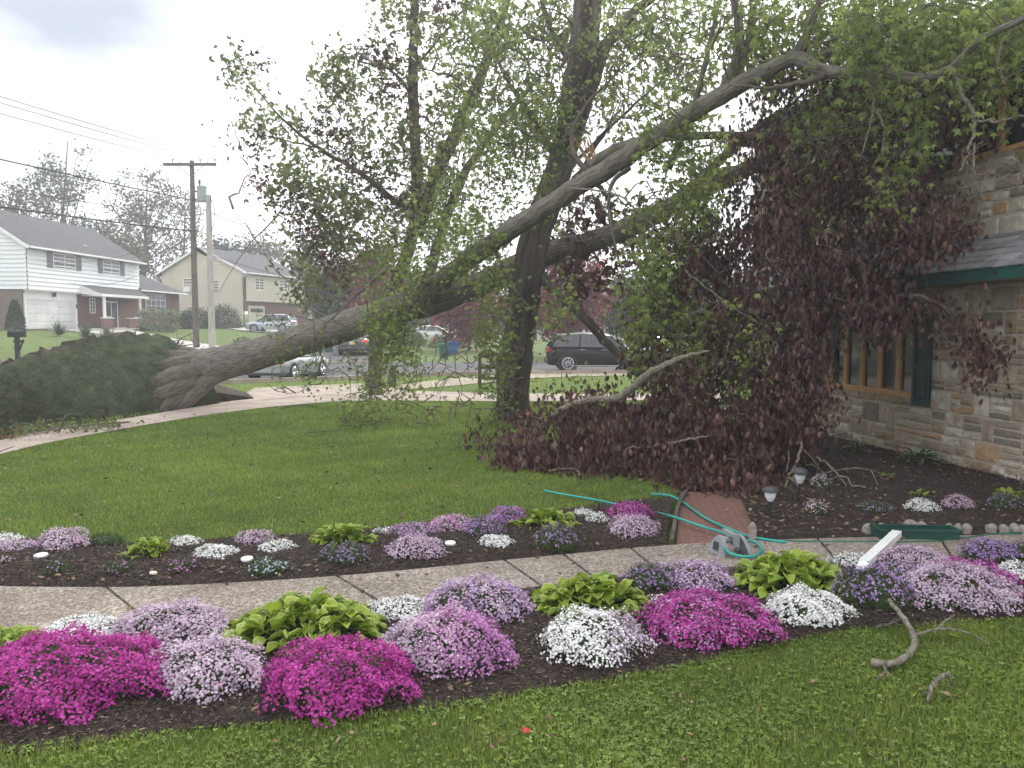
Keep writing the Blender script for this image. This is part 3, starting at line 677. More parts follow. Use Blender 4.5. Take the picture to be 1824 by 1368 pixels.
# driveway and front walk of that house
mb = MB(); A_ = smooth_line([(-33.8, 57.2), (-30, 56), (-24, 51), (-21, 48), (-17.5, 42.5)], 30); B_ = smooth_line([(-32.6, 67), (-30, 62.5), (-24, 55), (-20, 51), (-14.8, 46)], 30)
loft(mb, A_, B_, 30, 6, lambda u, v, x, y: .06); mb.build('driveway', M['drive'], kind='structure')
mb = MB(); A_ = smooth_line([(-33.6, 55.0), (-33.0, 58), (-32.4, 67.5)], 12); B_ = smooth_line([(-36, 54.0), (-31.6, 57), (-30.4, 67.5)], 12)
loft(mb, A_, B_, 12, 4, lambda u, v, x, y: .09); mb.build('front_walk', M['drive'], kind='structure')
mb = MB(); A_ = smooth_line([(-30, 82), (-26, 74), (-17, 72)], 16); B_ = smooth_line([(-25, 84), (-22, 78.5), (-17, 76.5)], 16)
loft(mb, A_, B_, 16, 4, lambda u, v, x, y: .08); mb.build('driveway', M['drive'], kind='structure')
# ------------------------------------------------------------ beige house
ZB = float(T(-29, 86))-.1
bh = empty('beige_house', (-28.6, 84, ZB), math.atan2(.954, .3), 'beige sided gabled house behind the two poles', 'house')
b_ = MB(); WB_ = 10.4; LB_ = 11
siding(b_, 0, WB_, .2, 6.2, 0, 'y'); siding(b_, 0, WB_, 6.2, 8.6, 0, 'y', gable=lambda z0, z1: (((z0-6.2)*2.12, WB_-(z0-6.2)*2.12), ((z1-6.2)*2.12, WB_-(z1-6.2)*2.12)))
siding(b_, 0, LB_, 2.9, 6.0, -.4); b_.box((LB_/2, -.2, 2.87), (LB_, .4, .06)); b_.box((LB_, WB_/2, 4), (.05, WB_, 4)); b_.build('wall', M['beige'], bh)
MB().box((LB_/2+1, .1, 1.4), (LB_-2.1, .2, 2.8)).build('brick_wall', M['brick'], bh)
q = MB().box((2.3, 0, 1.25), (2.9, .1, 2.3)).build('garage_door', M['beige'], bh); MB().box((2.3, -.07, 1.9), (2.2, .05, .4)).build('pane', M['pane_grey'], q)
rfm = MB(); rfm.add([[-.4, -.9, 5.85], [LB_+.3, -.9, 5.85], [LB_+.3, WB_/2, 8.7], [-.4, WB_/2, 8.7], [LB_+.3, WB_+.6, 5.85], [-.4, WB_+.6, 5.85]], [[0, 1, 2, 3], [3, 2, 4, 5]])
rfm.add([[LB_, -.8, 3.4], [LB_+9, -.8, 3.4], [LB_+5, 4.5, 5.8], [LB_, 4.5, 5.8]], [[0, 1, 2, 3]])
hr = rfm.build('roof', M['roof'], bh)
rk = MB()
for s_ in (0, 1):
    y0 = -.9 if s_ == 0 else WB_+.6
    qd = [[-.43, y0, 5.9], [-.43, WB_/2, 8.75], [-.43, WB_/2, 8.5], [-.43, y0, 5.65]]; rk.add(qd, [[0, 1, 2, 3]])
rk.box((LB_/2, -.95, 5.8), (LB_+.6, .1, .14)); rk.build('rake_board', M['white'], hr)
MB().box((LB_+4.5, .1, 1.7), (9, .2, 3.4)).build('brick_wall', M['brick'], bh)
wv = hwin(bh, 6.3, 7.5, 3.9, 5.35, 0, 1, 2, None, 'y'); MB().box((-.2, 6.9, 4.15), (.4, .75, .5)).build('air_conditioner', M['white'], wv)
hwin(bh, 3.0, 4.2, 3.7, 5.15, 0, 1, 2, None, 'y'); hwin(bh, 1.6, 3.1, 4.1, 5.3, -.4, 2, 2); hwin(bh, 6.2, 7.6, 4.1, 5.3, -.4, 2, 2); hwin(bh, LB_+1.5, LB_+3.5, 1.2, 2.8, 0, 3, 2)
MB().tube([(-.1, -.5, 5.6), (-.1, -.2, 5.2), (-.1, -.15, .3)], .06, 6).build('downspout', M['pole_wood'], bh)
# further low house seen between the trees
fh = empty('brown_house', (-20, 108, float(T(-20, 108))), R(8), 'low brown house half hidden behind the trees beyond the driveway', 'house')
MB().box((0, 4, 1.5), (14, 8, 3.0)).build('wall', M['brick'], fh)
q = MB(); q.add([[-7.6, -.7, 2.9], [7.6, -.7, 2.9], [6.5, 4, 5.2], [-6.5, 4, 5.2], [-7.6, 8.7, 2.9], [7.6, 8.7, 2.9]], [[0, 1, 2, 3], [3, 2, 5, 4]]); q.add([[7.6, -.7, 2.9], [7.6, 8.7, 2.9], [6.5, 4, 5.2], [-7.6, -.7, 2.9], [-6.5, 4, 5.2], [-7.6, 8.7, 2.9]], [[0, 1, 2], [3, 4, 5]]); q.build('roof', M['roof'], fh)
hwin(fh, -3.5, -1.5, 1, 2.3, 0, 3, 2); hwin(fh, 1.5, 3.5, 1, 2.3, 0, 3, 2)
fh = empty('pale_house', (9, 95, float(T(9, 95))), R(-6), 'pale one storey house far behind the black car', 'house')
MB().box((0, 4, 1.5), (16, 8, 3.0)).build('wall', M['siding_white'], fh)
q = MB(); q.add([[-8.6, -.7, 2.9], [8.6, -.7, 2.9], [8.6, 4, 5], [-8.6, 4, 5], [-8.6, 8.7, 2.9], [8.6, 8.7, 2.9]], [[0, 1, 2, 3], [3, 2, 5, 4]]); q.build('roof', M['roof'], fh)
hwin(fh, -4.5, -2.5, 1, 2.3, 0, 3, 2); hwin(fh, 1.5, 3.5, 1, 2.3, 0, 3, 2)
# ------------------------------------------------------------ poles and wires
def arm_pole(x, y, label, cat='utility pole', h=None):
    zb = float(T(x, y)); r_ = empty('utility_pole', (x, y, zb), 0, label, cat, 'utility poles')
    H = 11.0
    MB().tube([(0, 0, -.2), (0, 0, H*.5), (.05, 0, H)], [.19, .165, .13], 12).build('pole', M['pole_wood'], r_)
    ad = Vector((.93, -.37, 0)); 
    a = MB(); a.box((0, -.2, H-.25), (3.1, .12, .16), rz=R(0)); ao = a.build('crossarm', M['pole_wood'], r_)
    for q in (-1.0, .62, 1.48):
        MB().lathe([(.02, 0), (.02, .08), (.06, .1), (.045, .15), (.07, .17), (.03, .24), (0, .25)], (q, -.2, H-.17), 10).build('insulator', M['steel_grey'], ao)
    b = MB(); b.tube([(-.75, -.15, H-.33), (0, -.1, H-.95)], .025, 5).tube([(.75, -.15, H-.33), (0, -.1, H-.95)], .025, 5); b.build('brace', M['steel_grey'], r_)
    return r_, zb+H
PX, PY = -18.85, 47.0
r_, ZP = arm_pole(PX, PY, 'dark wooden utility pole with a crossarm and a grey transformer')
tfm = MB(); tfm.lathe([(0, 0), (.26, 0), (.27, .06), (.27, .8), (.3, .82), (.28, .9), (.1, .98), (0, .99)], (.62, -.1, 8.6), 18); tf = tfm.build('transformer', M['steel_grey'], r_, smooth=False)
MB().lathe([(.05, 0), (.05, .1), (.09, .12), (.06, .2), (.09, .23), (.03, .34), (0, .35)], (.5, -.1, 9.56), 10).build('bushing', M['pole_wood'], tf)
for z_ in (8.75, 9.2): MB().box((.25, -.1, z_), (.3, .08, .08)).build('bracket', M['pole_wood'], tf)
MB().tube([(.2, -.1, 5.9), (.45, -.1, 5.75), (.8, -.15, 5.5)], [.09, .13, .09], 8).build('splice_case', M['black'], r_)
pp = empty('pale_pole', (-17.75, 46.6, float(T(-17.75, 46.6))), 0, 'pale weathered bare pole standing just right of the wooden utility pole', 'pole')
MB().tube([(0, 0, -.2), (0, 0, 4.5), (.02, 0, 9.0)], [.2, .18, .155], 14).build('pole', M['pole_pale'], pp)
MB().tube([(.12, -.1, 9.0), (.4, -.1, 8.2), (.3, -.1, 7.2), (.15, -.1, 6.9)], .018, 5).build('cable_loop', M['wire'], pp)
r2, ZP2 = arm_pole(-29, 6, 'wooden utility pole nearest the street at the far left')
r3, ZP3 = arm_pole(-7, 104, 'wooden utility pole beyond the trees')
bpy.data.objects.remove(r3.children[0]) if False else None
def wire(p, q, sag, rad, label, group, name='power_line'):
    n = 22; t_ = np.linspace(0, 1, n)[:, None]; p = np.array(p, float); q = np.array(q, float)
    pts = p*(1-t_)+q*t_; pts[:, 2] -= 4*sag*(t_*(1-t_))[:, 0]
    MB().tube(pts, rad, 5).build(name, M['wire'], None, label=label, cat='cable', group=group)
for q, l in ((-1.0, 'left'), (.62, 'middle'), (1.48, 'right')):
    wire((PX+q, PY-.2, ZP+.08), (-29+q, 5.8, ZP2+.9), .5, .016, f'thin overhead power line from the {l} insulator of the crossarm towards the left edge', 'overhead power lines on the crossarm')
    wire((PX+q, PY-.2, ZP+.08), (-7+q, 103.8, ZP3-.2), 1.4, .016, f'thin overhead power line from the {l} insulator of the crossarm towards the trees', 'overhead power lines on the crossarm')
wire((PX+.1, PY-.1, ZP-2.3), (-29, 6, 9.6), .35, .03, 'upper thick overhead cable above the white house roof', 'overhead cables below the crossarm')
wire((PX+.1, PY-.1, ZP-4.1), (-29, 6, 7.5), .5, .035, 'lower thick overhead cable crossing in front of the white house roof', 'overhead cables below the crossarm')
wire((PX+.1, PY-.1, ZP-3.2), (-29, 6, 8.5), .7, .014, 'thin overhead cable between the two thick cables', 'overhead cables below the crossarm')
for dz, l in ((-2.6, 'upper'), (-4.0, 'middle'), (-5.2, 'lowest')):
    wire((PX+.1, PY-.1, ZP+dz), (-7, 104, ZP3+dz), 1.6, .022, f'{l} overhead cable running from the pole behind the leafy branches', 'overhead cables towards the trees')
wire((PX+.1, PY-.1, ZP-3.9), (-34.2, 57, ZH+5.0), .9, .014, 'service cable dropping from the pole to the white house', 'service cables')
wire((PX+.1, PY-.1, ZP-4.6), (-33.9, 60, ZH+3.6), 1.2, .014, 'slack service cable dropping to the front of the white house', 'service cables')
# ------------------------------------------------------------ mailbox, bins, cones, small street things
m0 = G(33, 642); m0 = Vector((-16.35, 26.0, float(T(-16.35, 26.0))))
mbx = empty('mailbox', m0, R(8), 'dark post mounted mailbox on the lawn at far left', 'mailbox')
hp = 1.72-m0.z
q = MB(); q.box((0, 0, hp/2), (.12, .12, hp)); q.box((.05, 0, hp-.14), (.3, .09, .07)); q.tube([(.06, 0, hp-.42), (.2, 0, hp-.08)], .03, 6); q.build('post', M['black'], mbx)
q = MB(); pr_ = [(-.1, 0), (.1, 0), (.1, .14)]+[(.1*math.cos(a), .14+.09*math.sin(a)) for a in np.linspace(.3, math.pi-.3, 7)]+[(-.1, .14)]
q.prism([(a, b+hp) for a, b in pr_], -.25, .25, axis=0); bxo = q.build('box', M['black'], mbx); MB().box((.1, .11, hp+.1), (.02, .015, .14)).build('flag', M['black'], bxo)
def wheelie(px, py, m, label):
    g = G(px, py); r_ = empty('wheelie_bin', g, R(10), label, 'bin', 'wheeled bins at the road side')
    q = MB(); vs = []
    for z_, h_ in ((.08, .21), (.78, .29), (.84, .31)):
        vs += [(-h_, -h_, z_), (h_, -h_, z_), (h_, h_, z_), (-h_, h_, z_)]
    q.add(vs, [[0, 3, 2, 1]]+[[k*4+i, k*4+(i+1) % 4, k*4+4+(i+1) % 4, k*4+4+i] for k in range(2) for i in range(4)]); q.build('body', m, r_)
    MB().prism([(-.33, .84), (.33, .84), (.3, .9), (0, .95), (-.3, .9)], -.33, .33).build('lid', m, r_)
    for s_ in (-1, 1): MB().tube([(s_*.2-.03, .26, .1), (s_*.2+.03, .26, .1)], .1, 12).build('wheel', M['tyre'], r_)
wheelie(791, 641, M['bin_green'], 'dark green wheeled bin at the side of the street')
wheelie(807, 634, M['bin_blue'], 'blue wheeled bin beside the green one')
wheelie(586, 628, M['bin_green'], 'green wheeled bin behind the leaning trunk by the grey car')
def cone(px, py, label):
    g = G(px, py); r_ = empty('traffic_cone', g, 0, label, 'traffic cone', 'orange traffic cones')
    MB().box((0, 0, .02), (.36, .36, .04)).build('base', M['cone'], r_)
    MB().lathe([(.14, .04), (.09, .3), (.03, .62), (0, .63)], (0, 0, 0), 16).build('body', M['cone'], r_)
    MB().lathe([(.113, .22), (.087, .36)], (0, 0, 0), 16).build('stripe', M['white'], r_)
cone(745, 617, 'left orange cone standing in the far road'); cone(771, 614, 'right orange cone standing in the far road')
g = G(871, 694); fr = empty('rail_frame', g, R(-6), 'dark wooden two post rail frame standing on the lawn behind the hanging leaves', 'fence')
for x_ in (-.3, .3): MB().box((x_, 0, .58), (.1, .1, 1.16)).build('post', M['bark_dark'], fr)
for z_ in (.38, .74, 1.1): MB().box((0, -.06, z_), (.72, .035, .11)).build('rail', M['bark_dark'], fr)
MB().box((0, 0, 1.19), (.62, .2, .06)).build('cap', M['bark_dark'], fr)
g = G(698, 690); st = MB(); st.tube([(0, 0, -.1), (.01, .0, .3), (.02, .0, .52), (.06, .02, .66), (.1, .02, .74)], [.17, .15, .135, .1, .03], 12, rough=.05)
s_ = st.build('wooden_stub', M['bark_dark'], label='short dark stub of a post with a pointed top near the corner sidewalk', cat='post'); s_.location = g
# ------------------------------------------------------------ cars
def car(name, loc, head, kind, paint, label, cat, lit=False, group='parked cars', rim=True):
    r_ = empty(name, loc, head, label, cat, group)
    if kind == 'sedan':
        Ln, W, H = 4.8, 1.82, 1.45
        st = [(-2.4, .42, .80, .74), (-2.3, .26, .95, .84), (-1.7, .20, 1.0, .9), (-.9, .18, .96, .91), (.3, .18, .93, .91), (1.1, .18, .94, .91), (1.9, .2, .84, .88), (2.3, .24, .70, .80), (2.4, .36, .60, .70)]
        gh0 = [(-1.75, .98), (-.7, .96), (.3, .94), (1.15, .93)]; gh1 = [(-.95, 1.38), (-.4, 1.45), (.15, 1.44), (.45, 1.38)]; wx, wr = 1.4, .33
    else:
        Ln, W, H = 4.65, 1.88, 1.72
        st = [(-2.3, .45, .95, .82), (-2.22, .3, 1.08, .9), (-1.7, .24, 1.1, .93), (-.9, .22, 1.07, .94), (.3, .22, 1.03, .94), (1.0, .22, 1.04, .94), (1.8, .24, .98, .91), (2.2, .28, .85, .84), (2.32, .4, .72, .74)]
        gh0 = [(-2.2, 1.08), (-.9, 1.07), (.3, 1.04), (1.2, 1.03)]; gh1 = [(-1.85, 1.64), (-.8, 1.72), (.1, 1.71), (.5, 1.62)]; wx, wr = 1.4, .37
    vs = []; n = len(st)
    for x_, zb, zt, hw in st:
        zm = (zb+zt)/2
        vs += [(x_, -hw*.9, zb), (x_, -hw, zb+.16), (x_, -hw, zm+.1), (x_, -hw*.93, zt-.03), (x_, -hw*.6, zt+.02), (x_, 0, zt+.03), (x_, hw*.6, zt+.02), (x_, hw*.93, zt-.03), (x_, hw, zm+.1), (x_, hw, zb+.16), (x_, hw*.9, zb)]
    k = 11; q = MB(); q.add(vs, [[i*k+j, (i+1)*k+j, (i+1)*k+j+1, i*k+j+1] for i in range(n-1) for j in range(k-1)]+[[(i+1)*k, i*k, i*k+k-1, (i+1)*k+k-1] for i in range(n-1)])
    q.f.append((np.array([list(range(k))]), np.array([0]), np.array([.5]))); q.f.append((np.array([list(range((n-1)*k, n*k))[::-1]]), np.array([0]), np.array([.5])))
    body = q.build('body', paint, r_, smooth=True)
    hw0, hw1 = W/2*.92, W/2*.70; g0 = gh0; g1 = gh1
    vs = []
    for (xa, za), (xb, zb) in zip(g0, g1): vs += [(xa, -hw0, za), (xb, -hw1, zb-.05), (xb, hw1, zb-.05), (xa, hw0, za)]
    f_ = [[i*4+j, (i+1)*4+j, (i+1)*4+j+1, i*4+j+1] for i in range(3) for j in (0, 2)]+[[0, 1, 2, 3], [15, 14, 13, 12]]
    MB().add(vs, f_).build('windows', M['glass'], r_)
    q = MB(); vs = []
    for (xb, zb) in g1: vs += [(xb, -hw1-.015, zb-.06), (xb, -hw1*.8, zb-.005), (xb, 0, zb+.02), (xb, hw1*.8, zb-.005), (xb, hw1+.015, zb-.06)]
    q.add(vs, [[i*5+j, (i+1)*5+j, (i+1)*5+j+1, i*5+j+1] for i in range(3) for j in range(4)]); q.build('roof', paint, r_, smooth=True)
    q = MB()
    for s_ in (-1, 1):
        for i, wd in ((0, .06), (1, .035), (2, .035), (3, .045)):
            (xa, za), (xb, zb) = g0[i], g1[i]; q.tube([(xa, s_*(hw0+.004), za), (xb, s_*(hw1+.004), zb-.05)], wd, 5)
        q.tube([(a, s_*(hw0+.01), b+.01) for a, b in g0], .022, 5)
    q.build('pillars', paint, r_, smooth=True)
    for s_ in (-1, 1):
        for x_ in (-wx, wx):
            MB().tube([(x_, s_*(W/2-.005), wr), (x_, s_*(W/2+.012), wr)], wr+.07, 24).build('wheel_arch', M['black'], r_)
            wo = MB().tube([(x_, s_*(W/2-.2), wr), (x_, s_*(W/2-.0), wr), (x_, s_*(W/2+.025), wr)], [wr, wr, wr*.93], 24).build('wheel', M['tyre'], r_)
            q = MB(); yy = s_*(W/2+.03)
            for a in range(10):
                an = a*math.pi/5; q.tube([(x_+.04*math.cos(an), yy, wr+.04*math.sin(an)), (x_+wr*.66*math.cos(an+.12), yy, wr+wr*.66*math.sin(an+.12))], .022, 4)
            q.tube([(x_+wr*.68*math.cos(a), yy, wr+wr*.68*math.sin(a)) for a in np.linspace(0, 2*math.pi, 25)], .022, 4); q.build('rim', M['rim'] if rim else M['steel_grey'], wo)
        zt = .78 if kind == 'sedan' else .95
        MB().box((-Ln/2+.12, s_*W*.37, zt), (.22, .34, .16)).build('tail_light', M['lamp_lit'] if lit else M['lamp_red'], r_)
        MB().box((Ln/2-.2, s_*W*.37, zt-.12), (.24, .3, .13)).build('headlight', M['lamp_clear'], r_)
        MB().box((.95, s_*(W/2+.08), zt+.25), (.12, .2, .13)).build('wing_mirror', paint, r_)
        for x_ in (-.75, .2): MB().box((x_, s_*(W/2-.0), zt+.02), (.2, .05, .03)).build('door_handle', M['rim'], r_)
        MB().box((-.2, s_*(W/2+.01), .27), (2.1, .03, .05)).build('side_trim', M['rim'] if kind != 'sedan' else paint, r_)
    MB().box((-Ln/2+.03, 0, .45), (.12, W*.86, .17)).build('rear_bumper', paint if kind == 'sedan' else M['black'], r_)
    MB().box((Ln/2-.05, 0, .42), (.12, W*.8, .15)).build('front_bumper', M['black'], r_)
    MB().box((-Ln/2-.01, 0, .72), (.03, .34, .17)).build('number_plate', M['plate'], r_)
    q = MB(); q.box((-Ln/2+.02, 0, .9 if kind != 'sedan' else .83), (.06, W*.5, .02)); q.build('boot_trim', M['rim'], r_)
    return r_
def on(x, y): return (x, y, float(T(x, y))+.045)
car('silver_sedan', on(-9.55, 33.6), math.atan2(.985, .17), 'sedan', M['paint_silver'], 'silver sedan under the leaning trunk at the corner', 'car')
car('dark_car', on(-9.5, 48.5), math.atan2(1, -.06), 'sedan', M['paint_dark'], 'dark grey car with its red tail light lit in the road beyond the silver sedan', 'car', lit=True)
car('black_suv', on(3.85, 35.6), R(1), 'suv', M['paint_black'], 'black sport utility car parked side on behind the purple branches', 'car')
car('pale_car', on(7.5, 43.0), R(178), 'sedan', M['paint_pale'], 'pale blue car parked beyond the front of the black car', 'car')
car('silver_suv', on(-23.0, 75.5), R(174), 'suv', M['paint_pale'], 'silver sport utility car in the driveway of the beige house', 'car')
car('white_car', on(-7.2, 72), R(5), 'sedan', M['paint_white'], 'white car far up the street behind the red tree', 'car')
car('white_car', on(10.5, 60), R(170), 'sedan', M['paint_white'], 'white car far behind the purple leaves left of the stone house', 'car')
# ------------------------------------------------------------ trees
def unit(v): return v/np.maximum(np.linalg.norm(v, axis=-1, keepdims=True), 1e-9)
def limb_pts(keys, n=None, wob=.0):
    """keys: (px, py, depth, radius) -> smooth world polyline and radii"""
    p = [list(P(k[0], k[1], k[2]))+[k[3]] for k in keys]
    n = n or max(8, len(p)*5); q = smooth_line(p, n, 2)
    if wob: q[1:-1, :3] += RS.randn(n-2, 3)*wob
    return q[:, :3], q[:, 3]
def clusters(blobs):
    out_ = []
    for px, py, rx, ry, D, dD, n in blobs:
        a = RS.rand(n)*2*math.pi; r = np.sqrt(RS.rand(n))*(.85+.3*RS.rand(n))
        d = D+(RS.rand(n)-.5)*2*dD
        for k in range(n):
            q = P(px+math.cos(a[k])*r[k]*rx, py+math.sin(a[k])*r[k]*ry, d[k])
            out_.append((q.x, q.y, max(q.z, float(T(q.x, q.y))+.05)))
    return np.array(out_)
def grow(skel, cl, mb, rmax=.035, sag=.06, maxn=14000, twig=.006):
    """join every leaf cluster to the nearest wood with a thin crooked branch; returns the twig end directions"""
    nodes = np.zeros((maxn, 3)); n = len(skel); nodes[:n] = skel
    d0 = np.array([np.min(np.linalg.norm(skel-c_, axis=1)) for c_ in cl]); order = np.argsort(d0)
    dirs = np.zeros((len(cl), 3))
    for i in order:
        c_ = cl[i]; dd = np.linalg.norm(nodes[:n]-c_, axis=1); k = int(np.argmin(dd+RS.rand(n)*.12)); a = nodes[k]; L_ = dd[k]
        m = max(3, min(8, int(L_/.25)+2)); t_ = np.linspace(0, 1, m)[:, None]
        pts = a*(1-t_)+c_*t_; pts[1:-1] += RS.randn(m-2, 3)*min(.08, L_*.07); pts[:, 2] += sag*L_*4*(t_*(1-t_))[:, 0]
        r0 = min(rmax, twig+.009*L_+.002*min(6, d0[i])); mb.tube(pts, np.linspace(r0, twig*.7, m), 4 if r0 < .02 else 6, cap=False)
        new = pts[1:]
        if n+len(new) < maxn: nodes[n:n+len(new)] = new; n += len(new)
        dirs[i] = unit((pts[-1]-pts[-2])[None])[0]
    return dirs
def foliage(mb, cl, nl, sig, size, kind='maple', down=.5, mi=0, wind=(0, 0, 0)):
    """real leaves: each leaf is a fan of pointed lobes"""
    n = len(cl)*nl; c_ = np.repeat(cl, nl, 0)
    off = RS.randn(n, 3)*np.array(sig); c_ = c_+off; c_[:, 2] = np.maximum(c_[:, 2], T(c_[:, 0], c_[:, 1])+.02)
    d = unit(RS.randn(n, 3)*.75+np.array([0, 0, -down*1.6])+np.array(wind)); s_ = unit(np.cross(d, RS.randn(n, 3)))
    L_ = size*(.6+.7*RS.rand(n)); rnd = np.clip(np.repeat(RS.rand(len(cl)), nl)*.55+RS.rand(n)*.5-.02, 0, 1)
    if kind == 'maple':
        for an, ls, ws in ((0, 1, .36), (.8, .82, .3), (-.8, .82, .3)):
            dd = unit(d*math.cos(an)+s_*math.sin(an)); ss = unit(-d*math.sin(an)+s_*math.cos(an)); mb.kites(c_, dd, ss, L_*ls, L_*ws, mi, rnd)
    elif kind == 'droop':
        nn = np.cross(d, s_)
        for an, ls, ws in ((0, 1, .22), (.26, .95, .20), (-.26, .95, .20), (.5, .62, .16), (-.5, .62, .16)):
            dd = unit(d*math.cos(an)+s_*math.sin(an)+nn*.15*abs(an)); ss = unit(-d*math.sin(an)+s_*math.cos(an)+nn*.5*np.sign(an)); mb.kites(c_, dd, ss, L_*ls, L_*ws, mi, rnd)
    elif kind == 'small':
        mb.kites(c_, d, s_, L_, L_*.6, mi, rnd)
    elif kind == 'two':
        mb.kites(c_, d, s_, L_, L_*.5, mi, rnd); dd = unit(d*.5+s_*.85); mb.kites(c_, dd, unit(np.cross(dd, np.cross(d, s_))), L_*.8, L_*.42, mi, rnd)
# --- the fallen tree
ft = empty('fallen_tree', tuple(G(318, 742)), 0, 'huge uprooted street tree leaning across the lawn onto the stone house', 'tree')
ft.location = (0, 0, 0)
TR = [(225, 708, 20.5, .95), (258, 698, 20.5, .86), (285, 688, 20.5, .74), (310, 678, 20.45, .62), (335, 666, 20.4, .54), (360, 656, 20.3, .49), (400, 646, 20.2, .44), (450, 634, 20.0, .405), (530, 608, 19.5, .385), (600, 586, 18.8, .37), (680, 560, 18.2, .34), (760, 533, 17.3, .32)]
pts, rad = limb_pts(TR, 90)
rad = rad*(1+.015*np.sin(np.arange(90)*.6))
sk = [pts]
TRK = pts; mb = MB(); mb.tube(pts, rad, 36, rough=.010)
a, b = limb_pts([(255, 756, 19.0, .10), (282, 738, 19.4, .24), (318, 712, 19.8, .34), (370, 674, 20.1, .26), (420, 652, 20.1, .1)], 20); mb.tube(a, b, 16, rough=.02)   # lowest root
tk = mb.build('trunk', M['bark'], ft, smooth=True)
LIMBS = [
 [(725, 545, 17.7, .26), (800, 490, 16.9, .22), (850, 452, 16.3, .21), (930, 395, 15.2, .20), (1040, 326, 14.2, .20), (1100, 290, 13.6, .20), (1200, 222, 12.6, .18), (1310, 155, 11.6, .16), (1400, 108, 10.8, .13), (1425, 100, 10.6, .125), (1460, 128, 10.3, .115), (1520, 130, 10.0, .105), (1570, 124, 9.8, .10), (1640, 146, 9.4, .09), (1700, 122, 9.0, .07), (1740, 70, 8.7, .06), (1840, 25, 8.2, .05)],
 [(735, 546, 17.7, .33), (850, 512, 17.8, .32), (960, 455, 17.8, .29), (1080, 425, 17.0, .27), (1200, 365, 15.4, .24), (1330, 300, 13.8, .18), (1430, 262, 12.6, .14), (1560, 215, 12.0, .09)],
 [(1050, 300, 14.2, .10), (1090, 262, 13.8, .09), (1180, 243, 13.2, .08), (1300, 240, 12.6, .08), (1430, 246, 12.2, .075), (1540, 250, 11.9, .06), (1660, 240, 11.5, .03)],
 [(1285, 172, 11.9, .10), (1320, 90, 11.5, .085), (1315, 40, 11.3, .075), (1300, -40, 11, .06)],
 [(1300, 160, 11.8, .09), (1345, 60, 11.4, .07), (1335, -40, 11, .05)],
 [(1415, 102, 10.7, .07), (1445, 45, 10.5, .06), (1475, -40, 10.2, .045)],
 [(1230, 335, 14.0, .10), (1300, 270, 13.4, .09), (1350, 225, 13.0, .07), (1410, 185, 12.6, .04)],
 [(1190, 300, 13.5, .07), (1240, 190, 13, .06), (1260, 90, 12.7, .05), (1290, -30, 12.4, .03)],
 [(1440, 108, 10.9, .055), (1520, 80, 10.8, .05), (1640, 20, 10.5, .045), (1700, -20, 10.3, .03)],
 [(1350, 290, 13, .06), (1430, 350, 12.4, .05), (1500, 275, 12, .045), (1590, 240, 11.6, .03)],
 [(880, 440, 16, .05), (905, 500, 15.6, .03), (935, 540, 15.4, .022), (960, 560, 15.2, .012)],
 [(1120, 300, 13.4, .05), (1080, 330, 13.0, .035), (1090, 420, 12.6, .022), (1120, 520, 12.3, .014), (1135, 610, 12.2, .008)],
 [(1060, 320, 14, .06), (1010, 265, 14.2, .05), (1030, 200, 14.3, .04), (1110, 120, 14.3, .02)],
 [(1470, 135, 10.2, .05), (1380, 160, 10.4, .03), (1300, 150, 10.6, .02)],
 [(780, 520, 17.4, .06), (700, 470, 17.6, .045), (640, 520, 17.3, .03), (560, 600, 17, .015)],
]
for k in LIMBS:
    a, b = limb_pts(k, None, .008); b = b*np.linspace(.98, .68, len(b))*(1+.03*RS.randn(len(b))); sk.append(a); MB().tube(a, b, 16 if b[0] > .1 else 8, rough=.007).build('limb', M['bark'] if b[0] > .06 else M['twig'], ft, smooth=True)
for k in ([(1700, 125, 9, .035), (1712, 170, 8.9, .032), (1738, 205, 8.9, .03), (1735, 240, 8.9, .024), (1722, 280, 8.9, .016), (1708, 305, 8.9, .008)],
          [(1738, 215, 8.9, .02), (1765, 218, 8.8, .018), (1830, 205, 8.6, .012)],
          [(1735, 255, 8.9, .018), (1733, 300, 8.9, .015), (1745, 340, 8.9, .01), (1760, 372, 8.9, .005)],
          [(1550, 150, 9.9, .028), (1560, 190, 9.9, .022), (1545, 240, 9.9, .014), (1530, 290, 9.9, .006)],
          [(1558, 195, 9.9, .02), (1575, 225, 9.8, .016), (1572, 270, 9.8, .01), (1582, 310, 9.8, .004)],
          [(1575, 228, 9.8, .014), (1600, 232, 9.8, .01), (1640, 236, 9.8, .006)],
          [(1010, 335, 14, .02), (1100, 340, 12.2, .02), (1140, 380, 12, .016), (1180, 420, 11.8, .01), (1220, 440, 11.7, .006)],
          [(1220, 480, 11.6, .012), (1290, 540, 11.4, .012), (1360, 580, 11.2, .008)],
          [(1790, 150, 8.6, .014), (1770, 100, 8.6, .02), (1800, 60, 8.5, .02)]):
    a, b = limb_pts(k, None, .01); sk.append(a); MB().tube(a, b*.8, 6).build('bare_branch', M['twig_pale'], ft, smooth=True)
skel = np.concatenate(sk[1:]+[TRK[62:]])
